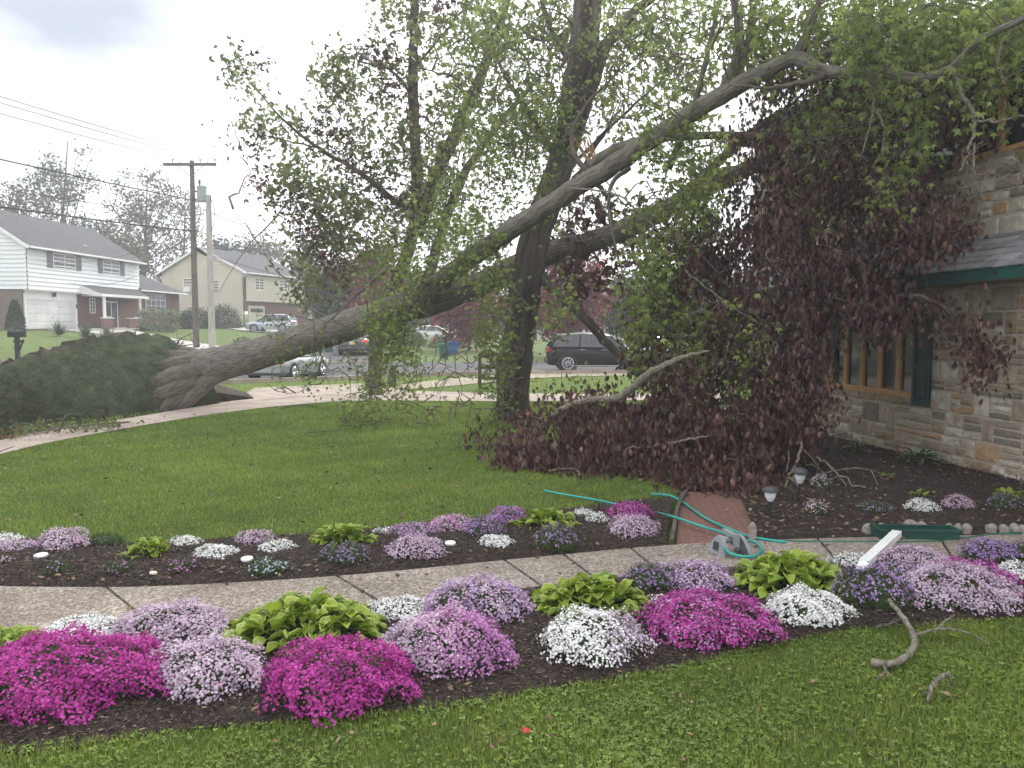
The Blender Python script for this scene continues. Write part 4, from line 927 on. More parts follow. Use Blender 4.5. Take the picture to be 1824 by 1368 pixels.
GB = [  # green leaf blobs px, py, rx, ry, depth, dd, clusters
 (700, 500, 50, 90, 17, .8, 50), (670, 640, 26, 100, 17.5, .8, 38), (720, 640, 34, 80, 17.2, .6, 26), (645, 750, 40, 36, 16.5, .8, 18), (690, 590, 38, 50, 17, .6, 20), (750, 480, 50, 50, 16.8, .6, 20),
 (880, 540, 32, 120, 15.6, .6, 46), (885, 660, 26, 70, 15.4, .6, 16), (850, 430, 70, 70, 15.8, .8, 40), (780, 420, 60, 60, 16.5, .8, 26),
 (950, 300, 90, 110, 16.2, 1, 62), (900, 180, 110, 130, 16.6, 1, 52), (980, 130, 80, 130, 16.4, 1, 26), (830, 300, 80, 90, 16, 1, 34), (850, 60, 110, 70, 16, 1, 34), (985, 180, 40, 90, 15, .4, 10),
 (1150, 90, 120, 100, 13.6, 1, 40), (1230, 250, 110, 90, 12.6, .9, 36), (1200, 400, 80, 60, 12.4, .9, 38), (1150, 560, 60, 80, 12.4, .6, 38), (1240, 320, 60, 60, 12, .6, 24), (1185, 480, 50, 60, 12.2, .5, 28),
 (1560, 60, 55, 60, 9.8, .5, 46), (1650, 60, 90, 60, 9.6, .8, 50), (1430, 30, 120, 50, 11, 1, 50), (1760, 70, 80, 90, 9.2, .7, 56), (1640, 170, 110, 40, 10.8, .8, 18), (1640, 245, 22, 22, 9.6, .2, 8), (1580, 330, 25, 35, 9.8, .2, 5), (1500, 200, 90, 60, 11.4, .8, 22), (1450, 340, 80, 60, 12, .8, 14), (1640, 310, 60, 40, 11.4, .4, 4), (1300, 60, 90, 70, 12, .8, 34), (1780, 180, 40, 40, 10.6, .5, 4),
 (1600, 40, 190, 80, 11.6, .7, 84), (1450, 120, 130, 70, 12.4, .7, 34), (1770, 80, 60, 70, 10.6, .5, 20), (985, 560, 40, 60, 14.8, .5, 12), (1230, 600, 40, 60, 11.8, .5, 22), (1330, 620, 50, 60, 11.2, .4, 10), (740, 740, 60, 25, 16.2, .5, 12), (1000, 720, 60, 40, 14.6, .5, 8),  # begins with rear leaf clusters added to block light and sky
 (600, 660, 80, 50, 17.4, .6, 9), (520, 600, 90, 50, 18, .6, 9)]
cl = clusters(GB); tw = MB(); grow(skel, cl, tw, twig=.007); tw.build('twigs', M['twig'], ft)
fo = MB(); foliage(fo, cl, 20, (.13, .13, .27), .088, 'maple', .9, wind=(.25, 0, 0)); fo.build('foliage', M['leaf_green'], ft)
# bare twigs hanging about the trunk
hb = clusters([(520, 690, 60, 30, 17.6, .5, 10), (760, 600, 120, 60, 16.8, .8, 50), (850, 680, 110, 70, 16, 1, 100), (700, 680, 110, 50, 17, .8, 30), (830, 740, 90, 20, 16, .6, 30), (450, 300, 40, 160, 19, .5, 6), (1180, 500, 160, 120, 12.6, .8, 40), (1400, 420, 120, 90, 12, .8, 34), (1760, 300, 70, 60, 9.2, .5, 26), (1350, 130, 80, 90, 11.8, .6, 24), (1150, 170, 110, 110, 13.2, .8, 34)])
tw = MB(); grow(skel, hb, tw, twig=.007, sag=-.05); tw.build('bare_twigs', M['twig_mid'], ft)
hb = clusters([(1000, 120, 130, 130, 15.4, 1, 60), (820, 200, 120, 160, 17, 1.5, 60), (1180, 120, 130, 120, 13.4, 1, 70), (1400, 60, 160, 70, 11.2, .8, 60), (1650, 90, 150, 90, 9.8, .8, 70), (700, 430, 120, 90, 17, 1, 40), (1080, 380, 120, 90, 13.8, 1, 50), (1300, 330, 140, 90, 12.6, .8, 60), (1560, 260, 130, 70, 11.4, .6, 40)])
tw = MB(); grow(skel, hb, tw, twig=.009, sag=.03); tw.build('dark_twigs', M['twig'], ft)
# root plate: the lifted disc of turf with its torn soil rim
top = [(-90, 690, 14.6), (-40, 668, 15.4), (0, 655, 16.1), (60, 640, 17.1), (120, 622, 18.1), (180, 607, 19.2), (240, 598, 20.3), (290, 600, 21.2), (330, 622, 21.6), (352, 650, 21.5), (372, 690, 21.3)]
bot = [(-90, 800, 13.6), (-40, 785, 14.4), (0, 772, 15.4), (60, 765, 16.2), (120, 758, 16.9), (180, 750, 17.6), (240, 742, 18.5), (290, 736, 19.2), (330, 730, 19.8), (362, 722, 20.4), (385, 715, 21.0)]
tp = smooth_line([tuple(P(*q)) for q in top], 50, 2); bt = smooth_line([tuple(P(*q)) for q in bot], 50, 2)
bt[:, 2] = np.minimum(bt[:, 2], .0)-.05
nu, nv = 50, 22; V = np.linspace(0, 1, nv)[None, :, None]
face = bt[:, None]*(1-V)+tp[:, None]*V
nout = np.array([.93, -.36, .1])
bul = np.sin(np.pi*V[..., 0])**.7*.22+.05*np.sin(np.arange(nu)[:, None]*.3+V[..., 0]*5)+.015*RS.randn(nu, nv)
uu = np.linspace(0, 1, nu)[:, None]
bul = bul+.3*np.exp(-((uu-.78)/.10)**2-((V[..., 0]-.45)/.4)**2)
face = face+bul[..., None]*nout
face[:, -1, 2] += .09*np.abs(RS.randn(nu)); face[:, -2, 2] += .03*np.abs(RS.randn(nu))
i, j = np.meshgrid(np.arange(nu-1), np.arange(nv-1), indexing='ij')
fq = np.stack([i*nv+j, (i+1)*nv+j, (i+1)*nv+j+1, i*nv+j+1], -1).reshape(-1, 4)
rp = MB(); rp.add(face.reshape(-1, 3), fq).build('turf_face', M['turf_soil'], ft, smooth=True)
def px_of(p):
    r = p-np.array([0, 0, CAMH]); zf = r[..., 1]*cp-r[..., 2]*sp; yu = r[..., 1]*sp+r[..., 2]*cp
    return CX+F*r[..., 0]/zf, CY-F*yu/zf
fx, fy = px_of(face)
def on_face(px, py, lift=0):
    k = np.unravel_index(np.argmin((fx-px)**2+(fy-py)**2), fx.shape); return face[k]+nout*lift
mb = MB()
for (ex, ey), (mx_, my_), st_, r0 in (((280, 622), (305, 636), (352, 640, 19.95), .24), ((262, 650), (298, 655), (362, 648, 19.85), .30), ((256, 682), (290, 680), (365, 657, 19.8), .33), ((262, 712), (292, 704), (360, 668, 19.8), .32), ((268, 742), (296, 726), (352, 678, 19.85), .26), ((300, 612), (320, 626), (358, 634, 20.2), .20)):
    e0, e1, e2 = on_face(ex, ey, -.24), on_face(mx_, my_, -.10), np.array(P(st_[0], st_[1], st_[2]+.32)); md = (e1+e2)/2
    q = smooth_line([tuple(e0)+(.04,), tuple(e1)+(r0*.75,), tuple(md)+(r0,), tuple(e2)+(r0*.7,), tuple(e2+(e2-md)*.8)+(.05,)], 24, 3); mb.tube(q[:, :3], q[:, 3], 14, rough=.02)
mb.build('root_flare', M['root_bark'], ft, smooth=True); FLARE = [v_ for v_ in mb.v]
th = np.linspace(.35, 1.5, nu)[:, None, None]*np.sin(np.pi*np.clip(np.linspace(.03, .99, nu), 0, 1))[:, None, None]**.4
back = face-np.array([.85, -.25, .0])*th+RS.randn(nu, nv, 3)*.06; back[:, -1, 2] -= .22
so = MB(); so.add(back.reshape(-1, 3), fq[:, ::-1])
rim = np.stack([face[:, -1]-[0, 0, .02], (face[:, -1]+back[:, -1])/2+RS.randn(nu, 3)*.02, back[:, -1]], 1); i, j = np.meshgrid(np.arange(nu-1), np.arange(2), indexing='ij')
so.add(rim.reshape(-1, 3), np.stack([i*3+j, (i+1)*3+j, (i+1)*3+j+1, i*3+j+1], -1).reshape(-1, 4))
e2 = np.stack([face[-1], back[-1]], 1); j = np.arange(nv-1); so.add(e2.reshape(-1, 3), np.stack([j*2, j*2+1, j*2+3, j*2+2], 1))
so.build('root_soil', M['soil'], ft)
n = 60000; iu = RS.rand(n)*(nu-1.001); iv = RS.rand(n)*(nv-1.001); a0 = iu.astype(int); b0 = iv.astype(int); fu = (iu-a0)[:, None]; fv = (iv-b0)[:, None]
q = face[a0, b0]*(1-fu)*(1-fv)+face[a0+1, b0]*fu*(1-fv)+face[a0, b0+1]*(1-fu)*fv+face[a0+1, b0+1]*fu*fv
fl_ = np.concatenate([v_[:len(v_)*8//24] for v_ in FLARE]); k = RS.randint(len(fl_), size=42000); fq2 = fl_[k]+RS.randn(42000, 3)*.06
q = np.concatenate([q, fq2[fq2[:, 0] < -8.75]])
keep = q[:, 2] > T(q[:, 0], q[:, 1])-.02; q = q[keep]; n = len(q)
d = unit(nout+RS.randn(n, 3)*.5+[0, 0, -.25]); gb = MB(); gb.kites(q, d, unit(np.cross(d, RS.randn(n, 3))), .02+.025*RS.rand(n), .010, 0); gb.build('turf_grass', M['turf_dark'], ft)
ro = MB()
for k in range(46):                                    # torn roots at the rim
    q = tp[RS.randint(2, nu-1)]; d = np.array([RS.uniform(-.8, .3), RS.uniform(-.3, .5), RS.uniform(-.1, .9)])*RS.uniform(.1, .42)
    ro.tube([q-[.1, 0, .1], q+d*.5, q+d+RS.randn(3)*.05], [.018, .012, .004], 5)
for k in range(26):
    g = np.array(P(RS.uniform(300, 345), RS.uniform(600, 650), 21.9)); ro.tube([g-[.2, 0, .1], g+RS.randn(3)*.1, g+[RS.uniform(0, .5), RS.uniform(-.2, .2), RS.uniform(-.1, .35)]], [.02, .014, .005], 5)
ro.build('roots', M['twig'], ft)
# lifted pavement slab beside the root pit
sl = MB(); a, b, c0, d0 = [Vector(q) for q in (G(350, 722), G(452, 712), G(440, 702), G(352, 700))]
ls = MB(); ls.add([[a.x, a.y, -.05], [b.x, b.y, .02], [c0.x, c0.y, .02], [d0.x, d0.y, -.05], [a.x, a.y, .42], [b.x, b.y, .06], [c0.x, c0.y, .06], [d0.x, d0.y, .46]], [[0, 1, 5, 4], [1, 2, 6, 5], [2, 3, 7, 6], [3, 0, 4, 7], [4, 5, 6, 7]])
ls.build('lifted_slab', M['soil'], label='pavement slab lifted with soil beside the uprooted trunk', cat='paving slab')
# --- standing trees on the lawn edge
def tree(name, label, keys, blobs, leafmat, nl, sig, size, kind, group=None, bark='bark_dark', down=.4, rmax=.04, loc=None, twig=.007, cat='tree', extra=None, wind=(0, 0, 0)):
    r_ = empty(name, (0, 0, 0), 0, label, cat, group); sk = []
    for i_, k in enumerate(keys):
        a, b = limb_pts(k, None, .012); sk.append(a); MB().tube(a, b, 14 if b[0] > .12 else 8, rough=.03).build('trunk' if i_ == 0 else 'limb', M[bark], r_, smooth=True)
    cl = clusters(blobs); tw = MB(); grow(np.concatenate(sk), cl, tw, rmax=rmax, twig=twig); tw.build('twigs', M['twig'], r_)
    mats = leafmat if isinstance(leafmat, list) else [leafmat]
    fo = MB()
    if len(mats) == 1: foliage(fo, cl, nl, sig, size, kind, down, wind=wind)
    else:
        pk = extra(cl) if extra is not None else RS.rand(len(cl)) < .5
        foliage(fo, cl[pk], nl, sig, size, kind, down, 0, wind); foliage(fo, cl[~pk], nl, sig, size*1.25, kind, down, 1, wind)
    fo.build('crown', [M[q] for q in mats], r_); return r_
tree('lawn_tree', 'slender multi stemmed tree standing behind the leaning trunk with olive and purple leaves',
 [[(668, 708, 23.6, .24), (668, 650, 23.6, .2), (674, 580, 23.5, .2), (715, 480, 23.3, .19), (743, 400, 23.1, .18), (742, 300, 23, .16), (735, 180, 22.9, .15), (737, 60, 22.8, .13), (738, -40, 22.7, .11)],
  [(742, 420, 23.1, .2), (765, 340, 22.8, .2), (800, 262, 22.6, .18), (838, 180, 22.4, .17), (870, 100, 22.2, .13), (895, 40, 22.1, .11), (910, -40, 22, .09)],
  [(742, 395, 23.1, .09), (690, 345, 23, .085), (630, 300, 22.9, .07), (560, 262, 22.8, .05), (500, 210, 22.7, .03), (440, 140, 22.6, .012)],
  [(742, 362, 23, .07), (715, 368, 23, .07), (690, 350, 23, .06)],
  [(760, 500, 23, .17), (790, 400, 22.8, .14), (830, 300, 22.6, .12), (880, 230, 22.4, .09), (950, 150, 22, .05)],
  [(560, 262, 22.8, .03), (500, 250, 22.8, .02), (430, 225, 22.8, .008)],
  [(745, 190, 22.9, .05), (700, 120, 22.9, .04), (640, 110, 22.8, .02)], [(738, 120, 22.9, .04), (790, 60, 22.8, .03), (830, 10, 22.8, .02)],
  [(545, 320, 22.6, .02), (480, 400, 22.2, .02), (430, 450, 22, .01), (390, 520, 21.8, .005)]],
 [(440, 140, 40, 50, 22.7, .5, 9), (470, 230, 65, 55, 22.7, .5, 18), (560, 260, 75, 55, 22.8, .7, 24), (520, 320, 60, 40, 22.6, .7, 18), (610, 340, 80, 50, 22.8, .8, 36), (650, 200, 90, 80, 22.8, .8, 42), (600, 130, 55, 40, 22.8, .5, 16), (700, 120, 60, 60, 22.8, .7, 26), (720, 300, 90, 80, 22.8, 1, 40), (620, 430, 100, 70, 22.6, 1, 70), (560, 480, 70, 50, 22.4, .8, 30), (820, 120, 80, 90, 22.3, 1, 32), (790, 250, 80, 80, 22.4, 1, 32), (800, 30, 90, 50, 22.3, 1, 30), (780, 370, 90, 60, 22.4, 1, 40), (700, 30, 50, 40, 22.6, .6, 10), (500, 350, 28, 30, 22, .4, 9), (560, 400, 50, 40, 22.4, .4, 20)],
 ['leaf_purple', 'leaf_olive'], 19, (.23, .23, .22), .135, 'two', extra=lambda c_: (np.sin(c_[:, 0]*2.2+c_[:, 2]*1.7)+.6*RS.randn(len(c_))) > .45, wind=(.4, 0, .3))
tree('lawn_tree', 'thick dark trunked tree standing in the lawn where the fallen trunk crosses it',
 [[(912, 748, 17.6, .42), (915, 690, 17.3, .35), (924, 600, 16.9, .33), (937, 500, 16.6, .34), (952, 420, 16.5, .32), (990, 320, 16.4, .28), (1012, 250, 16.6, .26), (1028, 150, 16, .29), (1042, 60, 15.7, .29), (1052, -50, 15.5, .26)],
  [(1015, 265, 16.6, .16), (1050, 160, 16, .15), (1072, 90, 15.8, .13), (1110, 40, 15.7, .10), (1180, -20, 15.6, .07)],
  [(945, 470, 16.6, .12), (985, 512, 16.5, .11), (1040, 565, 16.4, .10), (1090, 620, 16.2, .09), (1152, 682, 15.6, .08)],
  [(1000, 290, 16.5, .09), (940, 200, 17, .06), (890, 120, 18, .04), (860, 30, 18, .02)],
  [(1030, 130, 17.6, .08), (980, 60, 17.7, .06), (960, -20, 17.8, .04)],
  [(985, 350, 16.6, .08), (1040, 310, 16.8, .06), (1080, 340, 17, .05), (1090, 390, 16.8, .03)],
  [(960, 400, 16.6, .06), (1010, 340, 17.4, .05), (1100, 200, 18.6, .03)], [(990, 330, 16.5, .05), (1060, 250, 17.4, .04), (1190, 130, 18.6, .02)]],
 [(1080, 40, 110, 70, 17.4, 1, 50), (940, 60, 90, 80, 17.8, 1, 44), (1130, 160, 90, 80, 17.8, 1, 34), (900, 200, 80, 70, 18, 1, 30), (1050, 480, 70, 60, 17.4, .8, 22), (1100, 400, 80, 60, 17.6, .8, 24), (1020, 420, 50, 60, 18.6, .6, 20), (1200, 60, 90, 70, 17.4, 1, 30), (1000, 200, 80, 80, 18.4, .8, 24), (1240, 150, 60, 60, 17.6, .7, 10)],
 ['leaf_olive', 'leaf_purple'], 13, (.22, .22, .22), .15, 'two', extra=lambda c_: c_[:, 2] > 4.6+RS.randn(len(c_))*.7)
# splintered wood
sw = MB()
def splinter(mb, p0, p1, w0, n=5):
    p0 = np.array(p0); p1 = np.array(p1)
    for k in range(n):
        o0 = RS.randn(3)*w0; d = p1-p0; ln = RS.uniform(.6, 1.05); q = [p0+o0, p0+o0+d*ln*.6+RS.randn(3)*w0*.15, p0+o0*1.1+d*ln]
        mb.tube(q, [w0*.8, w0*.55, .003], 4)
splinter(sw, P(1058, 300, 15.6), P(1016, 236, 15.6), .035); splinter(sw, P(1064, 298, 15.6), P(1038, 226, 15.6), .03); so_ = sw.build('broken_limb', M['raw_wood'], label='splintered orange broken limb end hanging in the tree crown', cat='broken branch')
sw = MB(); splinter(sw, tuple(G(955, 748, .05)), tuple(G(925, 730, .35)), .07, 8); splinter(sw, tuple(G(1015, 752, .05)), tuple(G(975, 742, .15)), .05, 7); sw.build('splintered_wood', M['raw_wood'], label='splintered orange wood on the lawn beside the thick dark trunk', cat='broken branch')
# --- crimson maple brought down against the house
tree('purple_maple', 'broken purple leaved maple heaped on the lawn against the stone house',
 [[(1365, 800, 11.7, .16), (1400, 745, 11.7, .15), (1450, 690, 11.8, .13), (1480, 600, 11.9, .12), (1500, 500, 11.9, .10), (1550, 400, 11.6, .08), (1620, 330, 11.2, .05)],
  [(985, 735, 13.2, .05), (1100, 735, 13.0, .06), (1250, 700, 12.4, .05), (1330, 660, 12, .03)],
  [(1010, 800, 13, .06), (1100, 780, 12.4, .06), (1200, 770, 12, .08), (1300, 780, 11.8, .1), (1370, 790, 11.6, .12)],
  [(1380, 770, 11.6, .08), (1330, 650, 12, .07), (1300, 540, 12.4, .06), (1260, 440, 12.8, .04)],
  [(1420, 720, 11.6, .08), (1440, 590, 12, .06), (1420, 450, 12.4, .05), (1400, 330, 12.6, .03)],
  [(1500, 500, 11.8, .05), (1600, 450, 11, .04), (1700, 430, 10.3, .02)],
  [(1490, 560, 11.8, .04), (1600, 520, 11, .03), (1690, 540, 10.4, .02), (1740, 640, 10.1, .01)],
  [(880, 850, 11.9, .02), (980, 830, 12, .035), (1120, 810, 11.8, .05), (1260, 800, 11.6, .07)]],
 [(920, 850, 70, 22, 11.6, .5, 26), (1000, 830, 110, 40, 11.8, .8, 74), (1100, 850, 120, 32, 11.2, .6, 84), (1180, 790, 140, 60, 11.8, 1, 150), (1250, 870, 90, 30, 10.2, .4, 44), (1340, 860, 80, 50, 10.6, .5, 60), (1000, 770, 90, 40, 12.8, 1, 50), (1110, 740, 110, 50, 12.8, 1, 80), (1280, 700, 110, 70, 12, .8, 110), (1350, 780, 100, 60, 11.3, .7, 84),
  (1340, 600, 100, 80, 12, .8, 74), (1260, 540, 90, 70, 12.8, .8, 84), (1200, 640, 80, 55, 13, .6, 56), (1230, 450, 90, 60, 13.2, .8, 54), (1160, 560, 50, 60, 13.4, .6, 22), (1430, 530, 95, 80, 11.8, .8, 84), (1320, 430, 130, 70, 12.6, .8, 66), (1460, 410, 120, 80, 12, .8, 96), (1550, 490, 74, 80, 11.3, .6, 64), (1500, 320, 130, 70, 12, .7, 84), (1620, 370, 80, 70, 11.0, .6, 52), (1665, 415, 56, 34, 10.5, .4, 34), (1400, 330, 110, 60, 12.6, .6, 44), (1580, 560, 66, 34, 11.0, .4, 34), (1425, 660, 45, 70, 11.4, .5, 36), (1670, 560, 30, 30, 10.5, .3, 6), (1738, 600, 34, 34, 10.1, .15, 10), (1745, 655, 32, 30, 10.1, .12, 7), (1440, 740, 40, 50, 11, .4, 22), (1300, 895, 34, 20, 9.6, .2, 16), (1250, 890, 34, 14, 9.8, .2, 12), (1360, 900, 26, 26, 9.5, .2, 10), (880, 780, 40, 30, 13.2, .4, 9), (1440, 240, 110, 60, 12.4, .6, 40), (1560, 240, 90, 60, 11.8, .6, 40), (1480, 130, 110, 60, 12.2, .6, 44), (1620, 150, 120, 80, 12, .5, 56), (1720, 210, 70, 50, 11, .4, 22), (1180, 620, 60, 50, 12.8, .6, 14), (1380, 120, 80, 60, 12.6, .6, 30), (1380, 230, 80, 60, 12.8, .6, 24)],
 'leaf_purple', 19, (.14, .14, .15), .108, 'droop', down=1.7, rmax=.03)
hb = clusters([(1450, 850, 60, 60, 10.2, .3, 12), (1150, 850, 200, 30, 11, .5, 16), (1560, 860, 70, 30, 10, .5, 8)])
tw = MB(); grow(np.array([tuple(P(1370, 790, 11.4)), tuple(P(1420, 740, 11.4)), tuple(P(1430, 800, 10.6)), tuple(P(1200, 780, 11.6)), tuple(P(1050, 800, 12))]), hb, tw, twig=.008, sag=.1)
for k in ([(1425, 760, 10.9, .02), (1428, 810, 10.4, .018), (1405, 850, 10, .014), (1395, 880, 9.7, .008)], [(1405, 850, 10, .014), (1425, 870, 9.7, .01), (1500, 940, 9, .005)], [(1455, 815, 10.6, .016), (1480, 830, 10.2, .012), (1520, 880, 9.7, .005)], [(1430, 870, 9.7, .012), (1480, 885, 9.4, .01), (1490, 950, 8.9, .005)]):
    a, b = limb_pts(k, None, .01); tw.tube(a, b, 6)
for k in ([(960, 760, 12.6, .03), (1000, 728, 12.1, .045), (1040, 712, 11.8, .05), (1100, 712, 11.6, .055), (1132, 688, 11.3, .06), (1160, 662, 11.1, .055), (1190, 648, 10.9, .045), (1225, 632, 10.8, .03), (1262, 626, 10.8, .015)], [(1000, 840, 11.3, .012), (990, 800, 11.5, .014), (985, 770, 11.7, .008)], [(1190, 790, 10.8, .016), (1240, 780, 10.6, .014), (1262, 775, 10.6, .008)], [(1090, 800, 11, .012), (1150, 796, 10.9, .014), (1180, 792, 10.8, .01)]):
    a, b = limb_pts(k, None, .01); tw.tube(a, b, 8, rough=.04)
tw.build('bare_limb', M['twig_pale'], bpy.data.objects['purple_maple'])
# ------------------------------------------------------------ background trees and shrubs
def far_tree(px, ytop, ybase, D, wpx, label, leaf='leaf_far', n=60, nl=14, size=.42, name='background_tree', group='trees beyond the houses', stems=6, low=.25, bark='bark_dark', lean=0, kind='small', sig=.7, cr=1.0):
    x = (px-CX)/F*D; zb = float(T(x, D)); yb = CY  # base on the ground
    top_ = P(px+lean, ytop, D); H = top_.z-zb; W_ = wpx/F*D/2
    r_ = empty(name, (x, D, zb), 0, label, 'tree', group); tr = .012*H+.05
    tp_ = np.array([[0, 0, -.1], [RS.randn()*.1, 0, H*.3], [(top_.x-x)*.5, 0, H*.6], [top_.x-x, 0, H*.95]])
    q = smooth_line(tp_, 14, 2); MB().tube(q, np.linspace(tr, .04, 14), 8).build('trunk', M[bark], r_, smooth=True)
    sk = [q]; lm = MB()
    for k in range(stems):
        a = RS.rand()*6.28; h0 = H*RS.uniform(low*.7, .6); i0 = q[int(np.argmin(abs(q[:, 2]-h0)))]
        e_ = np.array([math.cos(a)*W_*.7+(top_.x-x)*.5, math.sin(a)*W_*.6, h0+(H-h0)*RS.uniform(.4, .8)]); m_ = (i0+e_)/2+[0, 0, -.1*H*.3]
        pp_ = smooth_line([i0, m_, e_], 8, 2); lm.tube(pp_, np.linspace(tr*.34, .03, 8), 5); sk.append(pp_)
    u = unit(RS.randn(n, 3)); rr = RS.rand(n)**.4; hz = H*(1-low)/2
    cl = u*rr[:, None]*[W_, W_*.8, hz]+[(top_.x-x)*.5, 0, H*low+hz]
    lump = .8+.35*np.sin(np.arctan2(u[:, 1], u[:, 0])*3+RS.rand()*6)*np.sin(u[:, 2]*4+RS.rand()*6); cl[:, :2] *= lump[:, None]*cr
    sk_ = np.concatenate(sk)
    grow(sk_, cl, lm, rmax=.07, twig=.018); lm.build('limbs', M[bark], r_)
    fo = MB(); nn = np.array([x, D, 0]);
    c2 = cl+np.array([x, D, zb]); foliage(fo, c2, int(nl*3.6), (sig, sig, sig*.8), size*1.12, kind, .1, 0)
    for k in range(len(fo.v)): fo.v[k] = fo.v[k]-np.array([x, D, zb])
    fo.build('crown', M[leaf], r_); return r_
far_tree(112, 235, 440, 96, 130, 'tallest thin leaved tree behind the left part of the white house roof', n=70, nl=11, size=.36, lean=8, stems=8, sig=.6)
far_tree(30, 312, 440, 92, 150, 'round grey green tree behind the left end of the white house roof', n=80, nl=12, size=.36, stems=7, sig=.6)
far_tree(172, 385, 460, 100, 120, 'low dense tree behind the middle of the white house roof', 'leaf_dark', n=60, nl=16, size=.45)
far_tree(262, 300, 470, 98, 190, 'wide feathery tree between the white house and the utility pole', n=120, nl=12, size=.34, stems=10, low=.15, sig=.55)
far_tree(225, 420, 480, 92, 110, 'small dense green tree above the right end of the white house roof', 'leaf_far', n=50, nl=16, size=.42, low=.1)
far_tree(330, 330, 470, 104, 90, 'thin tree right behind the two poles', n=40, nl=10, size=.34)
far_tree(400, 425, 500, 112, 100, 'dark low tree over the beige house roof right of the poles', 'leaf_dark', n=50, nl=14, size=.45)
far_tree(470, 415, 520, 118, 110, 'pale green tree over the right end of the beige house roof', n=60, nl=14, size=.42)
far_tree(545, 430, 540, 112, 110, 'green tree right of the beige house roof', n=60, nl=14, size=.45)
far_tree(600, 470, 600, 64, 110, 'dark brown green tree behind the leaning trunk', 'leaf_dark', n=80, nl=18, size=.34, low=.12, sig=.5)
far_tree(700, 480, 600, 84, 110, 'dark evergreen tree in the distance behind the lawn tree', 'leaf_dark', n=70, nl=16, size=.4, low=.05)
RG = 'red leaved trees across the street'
far_tree(668, 440, 600, 58, 110, 'dull red tree seen just above the leaning trunk', 'leaf_red', n=60, nl=16, size=.3, group=RG, sig=.45, low=.3)
far_tree(835, 490, 610, 56, 150, 'bright red tree left of the thick dark trunk', 'leaf_red', n=80, nl=20, size=.28, group=RG, sig=.45, low=.12)
far_tree(1015, 450, 620, 50, 170, 'wide dark red tree behind the black car', 'leaf_red', n=110, nl=20, size=.26, group=RG, sig=.42, low=.1)
far_tree(1120, 500, 620, 56, 120, 'green tree behind the front of the black car', 'leaf_dark', n=70, nl=18, size=.32, low=.08, sig=.45)
far_tree(1230, 450, 620, 60, 170, 'large dark tree behind the purple leaves', 'leaf_dark', n=90, nl=18, size=.34, low=.05, sig=.5)
far_tree(1370, 470, 620, 66, 160, 'green tree behind the far corner of the stone house', 'leaf_far', n=80, nl=18, size=.36, low=.05, sig=.5)
far_tree(920, 500, 600, 96, 150, 'distant green tree in line with the thick dark trunk', 'leaf_dark', n=60, nl=16, size=.45, low=.05)
far_tree(770, 505, 600, 100, 140, 'distant pale green tree above the cones', 'leaf_far', n=60, nl=16, size=.45, low=.05)
for px_, l_ in ((1060, 'left'), (1180, 'middle'), (1310, 'right')): far_tree(px_, 480+RS.randint(20), 600, 110, 170, f'{l_} one of the distant trees on the skyline behind the black car', 'leaf_far', n=50, nl=16, size=.5, low=.03, stems=3)
for px_, l_ in ((1450, 'left'), (1560, 'middle'), (620, 'far')): far_tree(px_, 470, 600, 116, 190, f'{l_} tree of the hidden skyline row', 'leaf_dark', n=50, nl=16, size=.55, low=.03, stems=3)
def shrub(name, label, loc, rx, ry, h, leaf, n, size, cat='shrub', shape='dome', group=None, kind='small'):
    x, y = loc; zb = float(T(x, y)); r_ = empty(name, (x, y, zb), 0, label, cat, group)
    u = unit(RS.randn(n, 3)); u[:, 2] = abs(u[:, 2]) if shape != 'box' else u[:, 2]
    if shape == 'dome': p_ = u*(RS.rand(n)**.25)[:, None]*[rx, ry, h]; p_[:, 2] = np.maximum(p_[:, 2], .05)
    elif shape == 'box':
        p_ = np.sign(u)*np.abs(u)**.45*[rx, ry, h/2]*(RS.rand(n)**.2)[:, None]+[0, 0, h/2]
    else:
        t_ = RS.rand(n)**.7; a = RS.rand(n)*6.28; rr = rx*np.sqrt(np.maximum(.02, 1-t_))*(.8+.2*RS.rand(n)); p_ = np.stack([np.cos(a)*rr, np.sin(a)*rr, t_*h], 1)
    p_ *= (1+.07*RS.randn(n))[:, None]; p_[:, 2] = np.maximum(p_[:, 2], .03)
    d = unit(p_/[rx, ry, h]+RS.randn(n, 3)*.7); fo = MB(); fo.kites(p_, d, unit(np.cross(d, RS.randn(n, 3))), size*(.6+.8*RS.rand(n)), size*.55); fo.build('foliage', M[leaf], r_)
    st = MB()
    for k in range(5): a = k*1.25; st.tube([(0, 0, 0), (math.cos(a)*rx*.3, math.sin(a)*ry*.3, h*.4), (math.cos(a)*rx*.5, math.sin(a)*ry*.5, h*.75)], [.04, .025, .01], 5)
    st.build('stems', M['twig'], r_); return r_
def at(px, D): return ((px-CX)/F*D, D)
shrub('variegated_hedge', 'clipped pale variegated hedge at the right end of the white house', at(285, 64), 1.45, 1.0, 1.75, 'leaf_varieg', 5200, .13, 'hedge', 'box')
shrub('conical_shrub', 'dark conical evergreen at the left corner of the white house garage', at(30, 53.5), .62, .6, 1.9, 'leaf_dark', 3000, .12, shape='cone')
for k, (px_, D_, rx, h, l_) in enumerate(((352, 76, 2.0, 1.9, 'left'), (400, 79, 1.8, 2.3, 'right'), (330, 73, 1.3, 1.3, 'lowest'))):
    shrub('round_shrub', f'{l_} dark round evergreen shrub against the beige house', at(px_, D_), rx, 1.5, h, 'leaf_dark', 3600, .16, group='round shrubs against the beige house')
shrub('rhododendron', 'greyish broad leaved bush in front of the silver car in the driveway', at(432, 44), .62, .6, .95, 'leaf_varieg', 900, .16)
shrub('low_bush', 'small rounded green bush in front of the silver car in the driveway', at(470, 50), .8, .6, .6, 'leaf_far', 900, .12)
